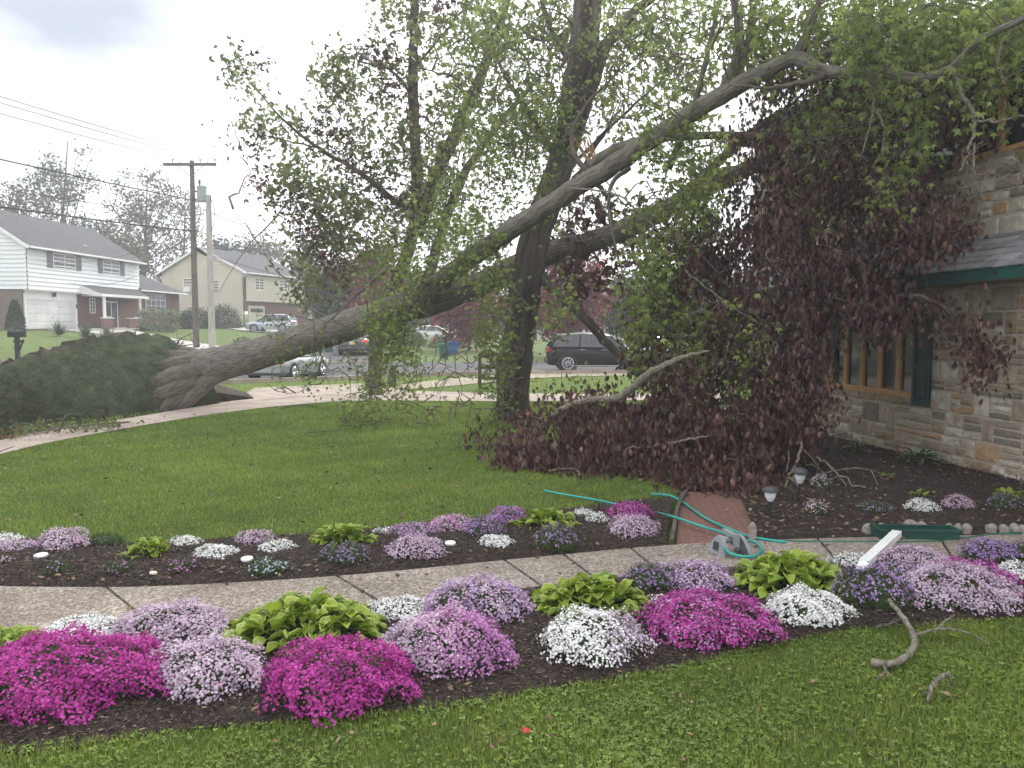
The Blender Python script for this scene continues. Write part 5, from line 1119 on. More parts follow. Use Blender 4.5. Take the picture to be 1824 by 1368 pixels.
shrub('low_bush', 'rounded green bush by the orange cones', at(732, 62), 1.2, .9, 1.3, 'leaf_far', 1800, .13)
shrub('low_bush', 'dark green bush behind the green bin', at(800, 60), 1.6, .9, 1.2, 'leaf_dark', 1800, .13)
def spiky(px, D, r, l_):
    x, y = at(px, D); n = 150; a = RS.rand(n)*6.28; el = RS.uniform(.15, 1.4, n); d = np.stack([np.cos(a)*np.cos(el), np.sin(a)*np.cos(el), np.sin(el)], 1); m_ = MB()
    m_.kites(np.zeros((n, 3))+[0, 0, .05], d, unit(np.cross(d, [0, 0, 1.])), r*(.7+.5*RS.rand(n)), .06, mid=.3); o = m_.build('yucca', M['sword'], label=f'{l_} spiky leaved plant along the front walk of the white house', cat='plant', group='spiky plants by the front walk'); o.location = (x, y, float(T(x, y)))
spiky(106, 50.5, 1.0, 'left'); spiky(153, 50, 1.0, 'middle'); spiky(192, 49.5, .9, 'right')
# ------------------------------------------------------------ grass
def in_poly(x, y, poly):
    c_ = np.zeros(len(x), bool); n = len(poly); j = n-1
    for i in range(n):
        xi, yi = poly[i]; xj, yj = poly[j]
        c_ ^= ((yi > y) != (yj > y)) & (x < (xj-xi)*(y-yi)/(yj-yi+1e-12)+xi); j = i
    return c_
def interp_y(line, x): o = np.argsort(line[:, 0]); return np.interp(x, line[o, 0], line[o, 1])
def blades(n, xr, yr, cond, Lr, W_, nseg=1, power=1.0):
    x = RS.uniform(*xr, n); y = yr[0]+(yr[1]-yr[0])*RS.rand(n)**power; k = cond(x, y); x = x[k]; y = y[k]; n = len(x)
    vis = abs(x/np.maximum(y, .1)) < 1.05; x = x[vis]; y = y[vis]; n = len(x)
    pt = .5+.25*hnoise(x, y, .8)+.25*hnoise(x+5, y, .27)+.2*hnoise(y, x+2, 2.3); a = RS.rand(n)*6.28; ln = (Lr[0]+(Lr[1]-Lr[0])*RS.rand(n))*(.75+.5*pt)
    b = np.stack([x, y, T(x, y)], 1); tl = RS.uniform(.25, 1.0, n)
    d = unit(np.stack([np.cos(a)*tl, np.sin(a)*tl, np.ones(n)], 1)); s_ = np.stack([-np.sin(a), np.cos(a), np.zeros(n)], 1)
    rnd = np.clip(.08+.6*pt*(1-.3*RS.rand(n))+.2*RS.randn(n), 0, .97); rnd[RS.rand(n) < .02] = 1
    return b, d, s_, ln, rnd
NLy = lambda x: interp_y(NL, x); BLy = lambda x: interp_y(BL, x)
g = MB()
b, d, s_, ln, rnd = blades(440000, (-5.2, 6.2), (2.3, 6.4), lambda x, y: y < NLy(x)+.02+.05*hnoise(x, y, 4), (.022, .065), 0)
g.kites(b, d, s_, ln, .0055, 0, rnd, mid=.3)
b, d, s_, ln, rnd = blades(130000, (-5.2, 6.2), (2.3, 6.4), lambda x, y: (y < NLy(x)+.02) & (hnoise(x, y, 1.1)+.35*hnoise(y, x, 3.1)+.8*RS.randn(len(x)) > .35), (.012, .02), 0)
for an in (0, 2.1, 4.2):                                # clover leaflets
    c_, q_ = math.cos(an), math.sin(an); bb = b+[0, 0, .03]; up_ = RS.randn(len(b), 3)*.3+[0, 0, 1]; t1 = unit(np.cross(up_, s_)); t2 = unit(np.cross(t1, up_))
    dd = t1*c_+t2*q_; ss = -t1*q_+t2*c_; g.kites(bb, dd, ss, ln, ln*.95, 1, rnd, mid=.6)
g.build('lawn_grass', [M['grass'], M['clover']], kind='stuff', label='short grass and clover of the near lawn', cat='grass')
SWy = lambda x: np.where(x < -1.5, interp_y(A, x), 23.0)
lawn_poly = [tuple(q) for q in BL]+[tuple(G(1290, 800))[:2], (5.4, 17.5), (5, 22.5)]+[tuple(q) for q in A[::-1] if q[0] < 4.5 and q[1] > 5]
g = MB()
cond = lambda x, y: in_poly(x, y, lawn_poly)
b, d, s_, ln, rnd = blades(300000, (-11, 4.5), (7, 13), cond, (.03, .06), 0, power=1.1); g.kites(b, d, s_, ln, .009, 0, rnd, mid=.3)
b, d, s_, ln, rnd = blades(290000, (-14, 6), (12.5, 24), cond, (.035, .065), 0, power=1.1); g.kites(b, d, s_, ln, .013, 0, rnd, mid=.3)
g.build('lawn_grass', [M['grass_far']], kind='stuff', label='mown grass of the front lawn', cat='grass')
g = MB()
def off_road(x, y):
    dd = np.min(np.hypot(x[:, None]-c[None, ::2, 0], y[:, None]-c[None, ::2, 1]), axis=1); return dd
x = RS.uniform(-16, 14, 90000); y = RS.uniform(14, 34, 90000); k = (abs(x/y) < .72); x = x[k]; y = y[k]
k = (off_road(x, y) > 4.7) & (~in_poly(x, y, lawn_poly)) & (y > interp_y(B, x)+.1) & ((x < 5.5-.05*y) | (y > 21)); 
cc = smooth_line(ROAD, 40); k &= (y < interp_y(cc, x)); x = x[k]; y = y[k]
for q0, q1 in ((455, 640), (690, 1240)): pass
n = len(x); a = RS.rand(n)*6.28; d = unit(np.stack([np.cos(a)*.6, np.sin(a)*.6, np.ones(n)], 1)); g.kites(np.stack([x, y, T(x, y)], 1), d, np.stack([-np.sin(a), np.cos(a), 0*a], 1), .05+.05*RS.rand(n), .016, 0, np.clip(.5+.2*RS.randn(n), 0, 1), mid=.3)
g.build('verge_grass', [M['grass_far']], kind='stuff', label='grass of the verge between the sidewalk and the road', cat='grass')
# wood chips and scraps over the mulch
def strip_pts(A_, B_, n, pad=.02):
    u = RS.rand(n)*(len(A_)-1.01); v = pad+(1-2*pad)*RS.rand(n); i0 = u.astype(int); fr_ = (u-i0)[:, None]
    a = A_[i0]*(1-fr_)+A_[i0+1]*fr_; b = B_[i0]*(1-fr_)+B_[i0+1]*fr_; return a*(1-v[:, None])+b*v[:, None], v
def chips(A_, B_, n, h, m_):
    p, v = strip_pts(A_, B_, n); z = .014+h*np.sin(np.pi*v)**.6+.012*hnoise(p[:, 0], p[:, 1], 3)*np.sin(np.pi*v)+.004
    a = RS.rand(n)*6.28; d = unit(np.stack([np.cos(a), np.sin(a), RS.uniform(-.05, .35, n)], 1)); s_ = unit(np.cross(d, np.array([0, 0, 1.])+RS.randn(n, 3)*.4))
    rnd = RS.rand(n)**1.3; m_.kites(np.c_[p, z+.004], d, s_, .015+.045*RS.rand(n)**2, .004+.010*RS.rand(n), 0, rnd, mid=.5)
m_ = MB(); chips(NL, PN, 52000, .05, m_); chips(PFb, BL, 36000, .07, m_); chips(RB_A, RB_B, 26000, .05, m_)
m_.build('wood_chips', [M['chip']], kind='stuff', label='dark wood chips and scraps over the flower beds', cat='mulch')
m_ = MB()
for A_, B_, n in ((NL, PN, 130), (PFb, BL, 400), (RB_A, RB_B, 1500), (PF, PN, 90)):
    p, v = strip_pts(A_, B_, n); a = RS.rand(n)*6.28; d = unit(np.stack([np.cos(a), np.sin(a), RS.uniform(0, .4, n)], 1)); s_ = unit(np.cross(d, np.array([0, 0, 1.])+RS.randn(n, 3)*.5))
    m_.kites(np.c_[p, np.full(n, .075)], d, s_, .03+.04*RS.rand(n), .02+.02*RS.rand(n), 0, RS.rand(n)**.8)
n = 420; x = RS.uniform(-8, 4, n); y = RS.uniform(8, 18, n); a = RS.rand(n)*6.28; d = unit(np.stack([np.cos(a), np.sin(a), RS.uniform(0, .4, n)], 1)); m_.kites(np.stack([x, y, 0*x+.05], 1), d, unit(np.cross(d, np.array([0, 0, 1.])+RS.randn(n, 3)*.5)), .05+.05*RS.rand(n), .04, 0, RS.rand(n))
n = 70; x = RS.uniform(-1.5, 3.4, n); y = RS.uniform(3.4, 4.8, n); k = y < NLy(x)-.1; x = x[k]; y = y[k]; n = len(x); a = RS.rand(n)*6.28; d = unit(np.stack([np.cos(a), np.sin(a), RS.uniform(0, .4, n)], 1)); m_.kites(np.stack([x, y, 0*x+.045], 1), d, unit(np.cross(d, np.array([0, 0, 1.])+RS.randn(n, 3)*.5)), .03+.02*RS.rand(n), .022, 0, RS.rand(n))
m_.build('leaf_litter', [M['litter']], kind='stuff', label='dry leaves and scraps scattered on beds, path and lawn', cat='leaves')
# ------------------------------------------------------------ flower clumps
def clump(px, yt, yb, wpx, cols, label, fill=1.0, petal=.0086, pet=5, leafm='phlox_leaf', name='phlox_clump', group='phlox and candytuft clumps in the beds', depth=.8, sc=1.0, cat='flowers', pattern='mix'):
    g = G(px, yb); D0 = g.y; rx = wpx/2/F*(D0+.15)*1.02; ry = rx*depth; ry = min(ry, .42) if rx < .6 else .45
    cx, cy = g.x*(1+ry*.8/D0), D0+ry*.85
    top_ = P(px, yt, cy); h = min(max(top_.z-.03, .07), .42)
    r_ = empty(name, (cx, cy, .03), 0, label, cat, group)
    area = math.pi*rx*ry*1.6; n = int(min(12500, (fill if fill > .7 else fill*.7)*area/(petal*petal*1.55))); ph = RS.rand(6)*6.28
    def lump(a, e_): return 1+.09*np.sin(a*3+ph[0])+.08*np.sin(a*5+ph[1]+e_*4)+.06*np.sin(a*9+ph[2]+e_*8)+.04*np.sin(a*16+ph[3]+e_*13)
    def surf(n, lo=0.0, scl=1.0):
        a = RS.rand(n)*6.28; e_ = np.arcsin(np.clip(lo+(1-lo)*RS.rand(n), 0, 1)); l_ = lump(a, e_)*scl
        return np.stack([np.cos(a)*np.cos(e_)**1.0*rx*l_*1.04, np.sin(a)*np.cos(e_)**1.0*ry*l_*1.04, np.sin(e_)**.95*h*(.6+.4*l_)*scl*(1+.13*np.sin(np.cos(a)*np.cos(e_)*rx*19+ph[4])*np.sin(np.sin(a)*np.cos(e_)*ry*23+ph[5]))], 1), a, e_
    # dark leafy body: a lumpy core plus needle leaves
    na, ne = 28, 9; vs = []
    for j in range(ne):
        e_ = j/(ne-1)*math.pi/2
        for i in range(na): a = i/na*6.283; l_ = float(lump(a, e_))*.80; vs.append((math.cos(a)*math.cos(e_)*rx*l_ if j < ne-1 else 0, math.sin(a)*math.cos(e_)*ry*l_ if j < ne-1 else 0, math.sin(e_)**.95*h*.80-.03*(j == 0)))
    fm = MB(); fm.add(vs, [[j*na+i, j*na+(i+1) % na, (j+1)*na+(i+1) % na, (j+1)*na+i] for j in range(ne-1) for i in range(na)], 0, .2)
    nf = int(900*max(.25, area*3)*(1.8 if fill < .7 else .8)); p, a, e_ = surf(nf, 0, .80 if fill > .9 else .88); 
    d = unit(p/[rx, ry, h]*.8+RS.randn(nf, 3)*.5+[0, 0, .5]); fm.kites(p, d, unit(np.cross(d, RS.randn(nf, 3))), .03+.04*RS.rand(nf), .006, 0, None, mid=.4)
    nf = int(300*max(.3, rx*2)); a = RS.rand(nf)*6.28; p = np.stack([np.cos(a)*rx*.82, np.sin(a)*ry*.82, 0*a], 1); d = unit(np.stack([np.cos(a), np.sin(a), .3+RS.rand(nf)], 1)+RS.randn(nf, 3)*.3); fm.kites(p, d, unit(np.cross(d, RS.randn(nf, 3))), .04+.05*RS.rand(nf), .007, 0, None)
    fm.build('foliage', M[leafm], r_)
    # florets
    lo = .06 if fill > .9 else .3
    p, a, e_ = surf(n, lo, 1.0); gap = np.sin(a*4+ph[3])*np.sin(e_*5+ph[4])+.5*np.sin(a*7+ph[5]); keep = (gap > -1.25+(0 if fill > .9 else .6)) & ((e_ > .28) | (RS.rand(n) < .55)); p = p[keep]; a = a[keep]; n = len(p)
    low_ = (p[:, 2] < h*.45)[:, None]; p = p*(1+low_*np.array([1, 1, 0])*(.13*np.sin(a*11+ph[1])*np.sin(a*5+ph[0]))[:, None]); p += RS.randn(n, 3)*.012*sc*(1 if fill < 1.55 else .5)
    nr = unit(p/[rx*rx, ry*ry, h*h*.8]+[0, 0, .4/h]+0*p); nr = unit(nr+RS.randn(n, 3)*.38)
    t1 = unit(np.cross(nr, RS.randn(n, 3))); t2 = np.cross(nr, t1); S = petal*sc*(.8+.4*RS.rand(n))
    if pattern == 'mix': ci = (RS.rand(n)*len(cols)).astype(int)
    else:
        f_ = {'lr': p[:, 0]/rx, 'tb': p[:, 2]/h*2-1, 'rl': -p[:, 0]/rx}[pattern]; ci = np.clip(((f_+1)/2+RS.randn(n)*.16)*len(cols), 0, len(cols)-1).astype(int)
    fm = MB(); base_r = RS.rand(n)
    pc = .5+.5*np.sin(p[:, 0]*14+ph[0])*np.sin(p[:, 1]*17+ph[1])
    for k in range(pet):
        an = 2*math.pi*k/pet+.3; dd = t1*math.cos(an)+t2*math.sin(an)+nr*.12; ss = -t1*math.sin(an)+t2*math.cos(an)
        fm.kites(p, unit(dd), ss, S, S*.85, ci, np.clip(base_r*.75+pc*.3-.05+RS.rand(n)*.1, 0, 1), mid=.66)
    fm.build('blossoms', [M[q] for q in cols], r_); return r_
C_ = clump; MG = ['magenta']; 
# front row
C_(118, 1143, 1292, 372, ['magenta', 'magenta', 'magenta'], 'largest magenta phlox mat at the lower left corner', 1.5)
C_(-10, 1165, 1262, 160, ['magenta', 'orchid'], 'magenta phlox cut by the left edge of the picture beside the largest mat', 1.3)
C_(366, 1147, 1258, 216, ['lilac', 'pinklilac', 'lilac'], 'pale lilac phlox in the front row between two magenta mats', 1.1)
C_(602, 1150, 1282, 262, ['magenta'], 'round magenta phlox second from the left in the front row', 1.4)
C_(800, 1096, 1216, 226, ['lilac', 'pinklilac', 'orchid', 'orchid'], 'two toned phlox fading from pale pink to orchid beside the second magenta mat', 1.3, pattern='lr')
C_(795, 1090, 1135, 105, ['magenta', 'orchid'], 'small magenta tuft on top of the two toned phlox', 1.1)
C_(1056, 1092, 1194, 182, ['white', 'white', 'lilac'], 'white phlox with a lilac right side in the front row', 1.15, pattern='lr')
C_(1258, 1063, 1162, 228, ['magenta', 'orchid', 'magenta'], 'magenta phlox rightmost of the big magenta mats', 1.4)
C_(1436, 1054, 1124, 140, ['white'], 'dense white candytuft dome in front of the right hosta', 1.7, petal=.0085, pet=4, name='candytuft_clump')
C_(1560, 1010, 1098, 148, ['violet'], 'violet phlox with green stems behind the fallen branch', .55)
C_(1640, 1012, 1075, 120, ['violet', 'lilac'], 'violet and lilac phlox in the middle of the right hand mass', .8)
C_(1700, 1010, 1100, 205, ['lilac', 'pinklilac', 'lilac'], 'pale pink phlox spreading above the fallen branch', 1.1)
C_(1625, 978, 1030, 130, ['pinklilac', 'lilac'], 'pale pink phlox beside the lower end of the white downspout', 1.15)
C_(1722, 1003, 1062, 150, ['magenta', 'orchid'], 'magenta phlox inside the pale pink mass at right', 1.2)
C_(1812, 1002, 1046, 70, ['white'], 'white candytuft cut by the right edge of the picture', 1.6, petal=.0085, pet=4, name='candytuft_clump')
C_(1806, 1055, 1082, 46, ['magenta'], 'small magenta tuft under the white candytuft at the right edge', .9)
C_(1765, 962, 1012, 92, ['violet'], 'violet phlox behind the pale pink mass at right', .75)
C_(1822, 968, 1004, 50, ['violet'], 'mostly green phlox at the right edge of the picture', .3)
# second row
C_(150, 1102, 1156, 128, ['white'], 'white candytuft dome behind the largest magenta mat', 1.7, petal=.0085, pet=4, name='candytuft_clump')
C_(308, 1083, 1164, 196, ['lilac', 'pinklilac', 'lilac'], 'lilac pink phlox left of the largest hosta', 1.05)
C_(712, 1070, 1116, 108, ['white'], 'white candytuft between the largest hosta and the violet phlox', 1.4, petal=.0085, pet=4, name='candytuft_clump')
C_(852, 1036, 1122, 186, ['pinklilac', 'violet', 'lilac'], 'mixed lilac and violet phlox behind the two toned phlox', .95, pattern='mix')
C_(1178, 1072, 1092, 40, ['white'], 'small white tuft between the middle hosta and a magenta mat', 1.2, petal=.0085)
C_(1158, 1006, 1066, 96, ['violet'], 'thin violet phlox with much green right of the middle hosta', .4)
C_(1238, 1003, 1068, 140, ['lilac', 'pinklilac', 'violet'], 'pale lilac phlox left of the right hosta', 1.0)
C_(1522, 993, 1018, 72, ['white'], 'white candytuft at the foot of the white downspout', 1.3, petal=.0085, pet=4, name='candytuft_clump')
# back bed, from the left
C_(10, 957, 978, 56, ['white'], 'white candytuft at the left end of the back bed', 1.4, pet=4, name='candytuft_clump')
C_(28, 963, 998, 72, ['pinklilac', 'lilac'], 'lilac phlox at the left end of the back bed', 1.1)
C_(112, 944, 994, 88, ['lilac', 'pinklilac'], 'tall lilac phlox beside the white disc in the back bed', 1.1)
C_(4, 996, 1018, 34, ['pinklilac'], 'small pink phlox cut by the left edge in the back bed', 1)
C_(104, 1003, 1036, 36, ['violet'], 'smallest green tuft with a few violet flowers in the back bed', .25)
C_(186, 952, 985, 60, ['violet'], 'grey green tuft without open flowers left of the back left hosta', .06)
C_(208, 1002, 1036, 52, ['orchid'], 'green tuft with few orchid flowers below the back left hosta', .2)
C_(326, 995, 1032, 54, ['orchid'], 'orchid flowered tuft right of the back left hosta', .5)
C_(331, 956, 986, 54, ['white'], 'white candytuft touching the back left hosta', 1.6, pet=4, name='candytuft_clump')
C_(384, 972, 1010, 78, ['white'], 'wide white candytuft nearest the path in the back bed', 1.6, pet=4, name='candytuft_clump')
C_(455, 945, 984, 66, ['pinklilac', 'lilac'], 'pale pink phlox at the lawn edge behind two white candytufts', .9)
C_(491, 965, 998, 68, ['white'], 'white candytuft in front of the pale pink phlox at the lawn edge', 1.6, pet=4, name='candytuft_clump')
C_(478, 999, 1034, 74, ['paleblue'], 'green tuft with scattered pale blue flowers near the path', .35)
C_(617, 968, 1018, 84, ['violet'], 'violet phlox in front of the back middle hosta', .4)
C_(686, 947, 964, 42, ['white'], 'small white candytuft right of the back middle hosta', 1.3, pet=4, name='candytuft_clump')
C_(735, 935, 968, 92, ['violet', 'pinklilac'], 'violet phlox at the lawn edge left of the pink phlox', .8)
C_(741, 957, 1006, 98, ['pinklilac', 'lilac'], 'pink phlox nearest the path in the middle of the back bed', 1.1)
C_(803, 919, 962, 78, ['pinklilac', 'orchid', 'pinklilac'], 'pink phlox at the lawn edge in the middle of the back bed', 1.1)
C_(862, 922, 968, 72, ['violet'], 'violet phlox behind the round white candytuft', .7)
C_(906, 904, 945, 78, ['violet', 'orchid'], 'violet phlox at the lawn edge left of the back right hosta', .8)
C_(883, 953, 986, 58, ['white'], 'round white candytuft alone on the dark mulch', 1.7, pet=4, name='candytuft_clump')
C_(992, 935, 990, 74, ['violet'], 'leafy violet phlox in front of the back right hosta', .38)
C_(1040, 909, 932, 42, ['white'], 'left of the two white candytufts near the garden hose', 1.4, pet=4, name='candytuft_clump')
C_(1064, 918, 944, 44, ['white'], 'right of the two white candytufts near the garden hose', 1.4, pet=4, name='candytuft_clump')
C_(1121, 897, 938, 78, ['magenta', 'orchid', 'magenta'], 'orchid magenta phlox by the garden hose', 1.2)
C_(1126, 920, 966, 84, ['pinklilac', 'lilac'], 'pale pink phlox in front of the orchid magenta one', 1.2)
# right bed
C_(1641, 890, 917, 50, ['white'], 'white candytuft in the bed under the stone wall', 1.3, pet=4, name='candytuft_clump')
C_(1706, 884, 912, 48, ['pinklilac'], 'pink phlox in the bed under the stone wall', 1.1)
C_(1558, 896, 920, 60, ['violet'], 'thin violet phlox in the bed under the stone wall', .35)
C_(1790, 880, 915, 60, ['violet'], 'thin violet phlox near the right edge under the stone wall', .3)
C_(1452, 890, 925, 40, ['pinklilac'], 'pink phlox under the bare purple maple twigs', .7)
C_(1462, 846, 878, 36, ['lilac'], 'lilac phlox half hidden beside the upright garden light', .6)
# ------------------------------------------------------------ hostas
def hosta(px, yt, yb, wpx, n, label, inm='hosta_in', edm='hosta_edge', Ls=.15, group='hostas in the flower beds', narrow=.72, nc=1):
    n = int(n*1.9); Ls *= .76; g = G(px, yb); D0 = g.y; rx = wpx/2/F*(D0+.2); ry = min(rx*.8, .45); cx, cy = g.x*(1+ry*.8/D0), D0+ry*.85
    h = min(max(P(px, yt, cy).z-.07, .08), .5); m_ = MB(); nu, nv = 6, 5
    us_ = np.linspace(0, 1, nu); vv = np.linspace(-1, 1, nv)
    wprof = np.array([.2, .85, 1.0, .9, .55, .02])
    for k in range(n):
        t_ = math.sqrt((k+.5)/n); a = k*2.39996+RS.randn()*.25            # t_ 0 centre (upright) .. 1 rim (drooping)
        L_ = Ls*RS.uniform(.8, 1.2); W_ = L_*narrow*RS.uniform(.85, 1.1)
        if k == 0: cen = [(0, 0)]+[(math.cos(q_)*rx*.5, math.sin(q_)*ry*.45) for q_ in np.arange(max(0, nc-1))*6.283/max(1, nc-1)+.4]
        hx, hy = math.cos(a), math.sin(a); bx_, by_ = hx*max(0, rx-L_*.5)*t_, hy*max(0, ry-L_*.45)*t_
        if nc > 1 and t_ < .86:
            cc_ = min(cen, key=lambda q_: (q_[0]-bx_)**2+(q_[1]-by_)**2); vx, vy = bx_-cc_[0]+RS.randn()*.03, by_-cc_[1]+RS.randn()*.03-.02; vl = math.hypot(vx, vy)+1e-6; hx, hy = vx/vl, vy/vl
        bz = h*(1-.70*t_**2.4)-.05-.02*t_+RS.randn()*.016; el0 = .55*(1-t_)+.28+RS.randn()*.25; el1 = el0-.85-.35*t_; bx_ += RS.randn()*.02; by_ += RS.randn()*.02
        el = np.linspace(el0, el1, nu); st = L_/(nu-1)
        rr = np.concatenate([[0], np.cumsum(np.cos(el[:-1])*st)]); zz = np.concatenate([[0], np.cumsum(np.sin(el[:-1])*st)])
        tw_ = RS.randn()*.35; cupd = .22+RS.rand()*.15
        V_ = []
        for i in range(nu):
            for j in range(nv):
                s_ = vv[j]*wprof[i]*W_/2; up_ = abs(vv[j])**1.6*W_*cupd*wprof[i]+.006*math.sin(i*2.3+j*2+k)
                q = np.array([rr[i]-up_*math.sin(el[i])*.7, s_, zz[i]+up_*math.cos(el[i])+s_*math.sin(tw_)*.5])
                V_.append((bx_+q[0]*hx-q[1]*hy, by_+q[0]*hy+q[1]*hx, max(bz+q[2], .012)))
        b0 = RS.rand(); F_ = []; Mi = []
        for i in range(nu-1):
            for j in range(nv-1): F_.append((i*nv+j, i*nv+j+1, (i+1)*nv+j+1, (i+1)*nv+j)); Mi.append(0)
        m_.add(V_, F_, np.array(Mi), b0)
        # pale margin: a narrow strip just above the leaf rim
        V_ = np.array(V_).reshape(nu, nv, 3); zo = np.array([0, 0, .0012])
        for j, jn in ((0, 1), (nv-1, nv-2)):
            o_ = V_[:, j]; i_ = o_+(V_[:, jn]-o_)*.30; st_ = np.stack([o_+zo, i_+zo], 1).reshape(-1, 3); i2 = np.arange(nu-1); m_.add(st_, np.stack([i2*2, i2*2+1, i2*2+3, i2*2+2], 1), 1, b0)
            m_.add(np.stack([o_-zo, i_-zo], 1).reshape(-1, 3), np.stack([i2*2, i2*2+1, i2*2+3, i2*2+2], 1), 1, b0)
        if k % 3 == 0: m_.tube([(bx_*.2, by_*.2, .0), (bx_*.7, by_*.7, bz*.6), (bx_, by_, bz)], .004, 4, 0, cap=False)
    o = m_.build('hosta', [M[inm], M[edm]], label=label, cat='plant', group=group, smooth=True); o.location = (cx, cy, .03); return o
hosta(545, 1062, 1184, 292, 170, 'largest hosta with cupped leaves between lilac phlox and white candytuft', nc=8, Ls=.165)
hosta(1053, 1022, 1120, 216, 130, 'middle hosta of the near bed behind the white and lilac phlox', nc=6, Ls=.16)
hosta(1412, 984, 1080, 222, 140, 'right hosta of the near bed behind the white candytuft dome', nc=6, Ls=.16)
hosta(28, 1117, 1168, 108, 50, 'hosta cut by the left edge behind the largest magenta mat', nc=3, Ls=.14)
hosta(262, 958, 1012, 124, 60, 'left hosta of the back bed', nc=3, Ls=.17, narrow=.5)
hosta(612, 929, 990, 122, 70, 'middle hosta of the back bed', nc=3, Ls=.18, narrow=.5)
hosta(970, 903, 957, 132, 70, 'right hosta of the back bed near the garden hose', nc=4, Ls=.18, narrow=.5)
HB = 'small hostas under the stone wall'
hosta(1638, 870, 892, 42, 14, 'yellow green young hosta behind the white candytuft under the wall', Ls=.14, narrow=.35, group=HB)
hosta(1580, 838, 858, 30, 12, 'small yellow hosta beside the hose under the wall', Ls=.12, narrow=.5, group=HB)
hosta(1636, 802, 834, 78, 26, 'white edged hosta nearest the stone wall', 'hosta_blue', 'hosta_white', Ls=.24, narrow=.42, group=HB)
hosta(1525, 788, 812, 44, 18, 'white edged hosta under the purple leaves by the window', 'hosta_blue', 'hosta_white', Ls=.22, narrow=.42, group=HB)
hosta(1795, 866, 896, 62, 22, 'green hosta near the right edge under the wall', 'hosta_in', 'hosta_edge', Ls=.18, narrow=.36, group=HB)
hosta(1150, 958, 972, 22, 8, 'tiny light green seedling beside the path near the pale pink phlox', Ls=.07, group=HB) if False else None
# ------------------------------------------------------------ hose, hose stand, downspout and garden things
def gp(pts, dz=.03): return [tuple(G(a, b, z if z is not None else dz)) for a, b, z in [(q+(dz,))[:3] if len(q) == 2 else q for q in pts]]
def hose(name, pts, r, m_, label, cat='hose', group=None, n=60):
    return MB().tube(smooth_line(gp(pts), n, 3), r, 8).build(name, m_, smooth=True, label=label, cat=cat, group=group)
hose('garden_hose', [(970, 874, .055), (1010, 882, .055), (1060, 890, .06), (1120, 903, .06), (1160, 911, .06), (1200, 920, .1), (1250, 938, .09), (1292, 950, .08), (1300, 957, .12)], .014, M['hose'], 'teal hose running from the lawn past the magenta phlox to the grey hose stand')
hose('garden_hose', [(1160, 880, .055), (1195, 882, .055), (1215, 893, .06), (1240, 912, .05), (1265, 928, .05), (1300, 943, .06), (1340, 958, .05), (1400, 966, .045)], .014, M['hose'], 'teal hose crossing the brick path from under the purple leaves')
hose('garden_hose', [(1310, 966, .12), (1340, 962, .07), (1358, 975, .06), (1352, 990, .06), (1325, 993, .06), (1298, 986, .07), (1290, 975, .12)], .014, M['hose'], 'short teal hose loop in front of the grey hose stand')
hose('soaker_hose', [(1380, 964), (1440, 966), (1500, 966), (1560, 966), (1640, 967), (1700, 962), (1760, 953), (1824, 949), (1900, 945)], .016, M['hose_dark'], 'dark green hose along the far edge of the path')
hose('thin_hose', [(1565, 833), (1600, 840), (1650, 848), (1700, 860), (1740, 870), (1770, 878)], .014, M['hose'], 'thin pale teal hose lying on the mulch under the stone wall')
hs = empty('hose_stand', G(1300, 984, .035), R(15), 'grey plastic hose stand with curved side panels on the path', 'hose stand')
for s_ in (-1, 1):
    pr_ = [(-.13, 0), (.13, 0), (.115, .05), (.08, .12), (.035, .16), (-.035, .16), (-.08, .12), (-.115, .05)]
    q = MB(); q.prism([(a, b) for a, b in pr_], s_*.095-.018, s_*.095+.018, axis=0)
    for v_ in q.v: v_[:, 0] += s_*(.16-v_[:, 2])*.28
    q.build('side_panel', M['grey_plastic'], hs)
    MB().prism([(-.05, .03), (.05, .03), (.03, .11), (-.03, .11)], s_*.145-.004, s_*.145+.012, axis=0).build('panel_recess', M['dark_plastic'], hs)
MB().tube([(-.085, 0, .12), (.085, 0, .12)], .032, 14).build('spindle', M['grey_plastic'], hs)
MB().box((0, .0, .178), (.05, .22, .03)).box((0, -.11, .13), (.05, .025, .1)).build('bridge', M['grey_plastic'], hs)
MB().tube([(0, -.12, .06), (0, -.16, .05)], .024, 12).build('hose_coupling', M['dark_plastic'], hs)
# white downspout piece lying across the path
p0, p1 = G(1540, 1003, .13), G(1598, 948, .14); dv = (p1-p0); Ld = dv.length
dn = empty('downspout_piece', p0, math.atan2(dv.y, dv.x), 'white corrugated downspout section lying across the path', 'downspout')
pf = [(a_*.8, b_*.8) for a_, b_ in [(-.05, -.035), (-.05, .035), (-.035, .035), (-.03, .027), (-.02, .035), (-.005, .035), (0, .027), (.005, .035), (.02, .035), (.03, .027), (.035, .035), (.05, .035), (.05, -.035), (.02, -.035), (.01, -.03), (-.01, -.03), (-.02, -.035)]]
n = len(pf); q = MB(); k_ = 1.0
v0 = [(0, a*k_, b) for a, b in pf]; v1 = [(Ld, a*k_, b) for a, b in pf]; q.add(v0+v1, [[i, (i+1) % n, n+(i+1) % n, n+i] for i in range(n)])
v2 = [(0, a*.88, b*.84) for a, b in pf]; v3 = [(Ld, a*.88, b*.84) for a, b in pf]; q.add(v2+v3, [[(i+1) % n, i, n+i, n+(i+1) % n] for i in range(n)])
q.build('tube', M['white'], dn); q = MB()
v0 = [(-.12, a*.96, b*.96-.05) for a, b in pf]; v1 = [(.01, a*1.02, b*1.02) for a, b in pf]; q.add(v0+v1, [[i, (i+1) % n, n+(i+1) % n, n+i] for i in range(n)]); q.build('elbow', M['white'], dn)
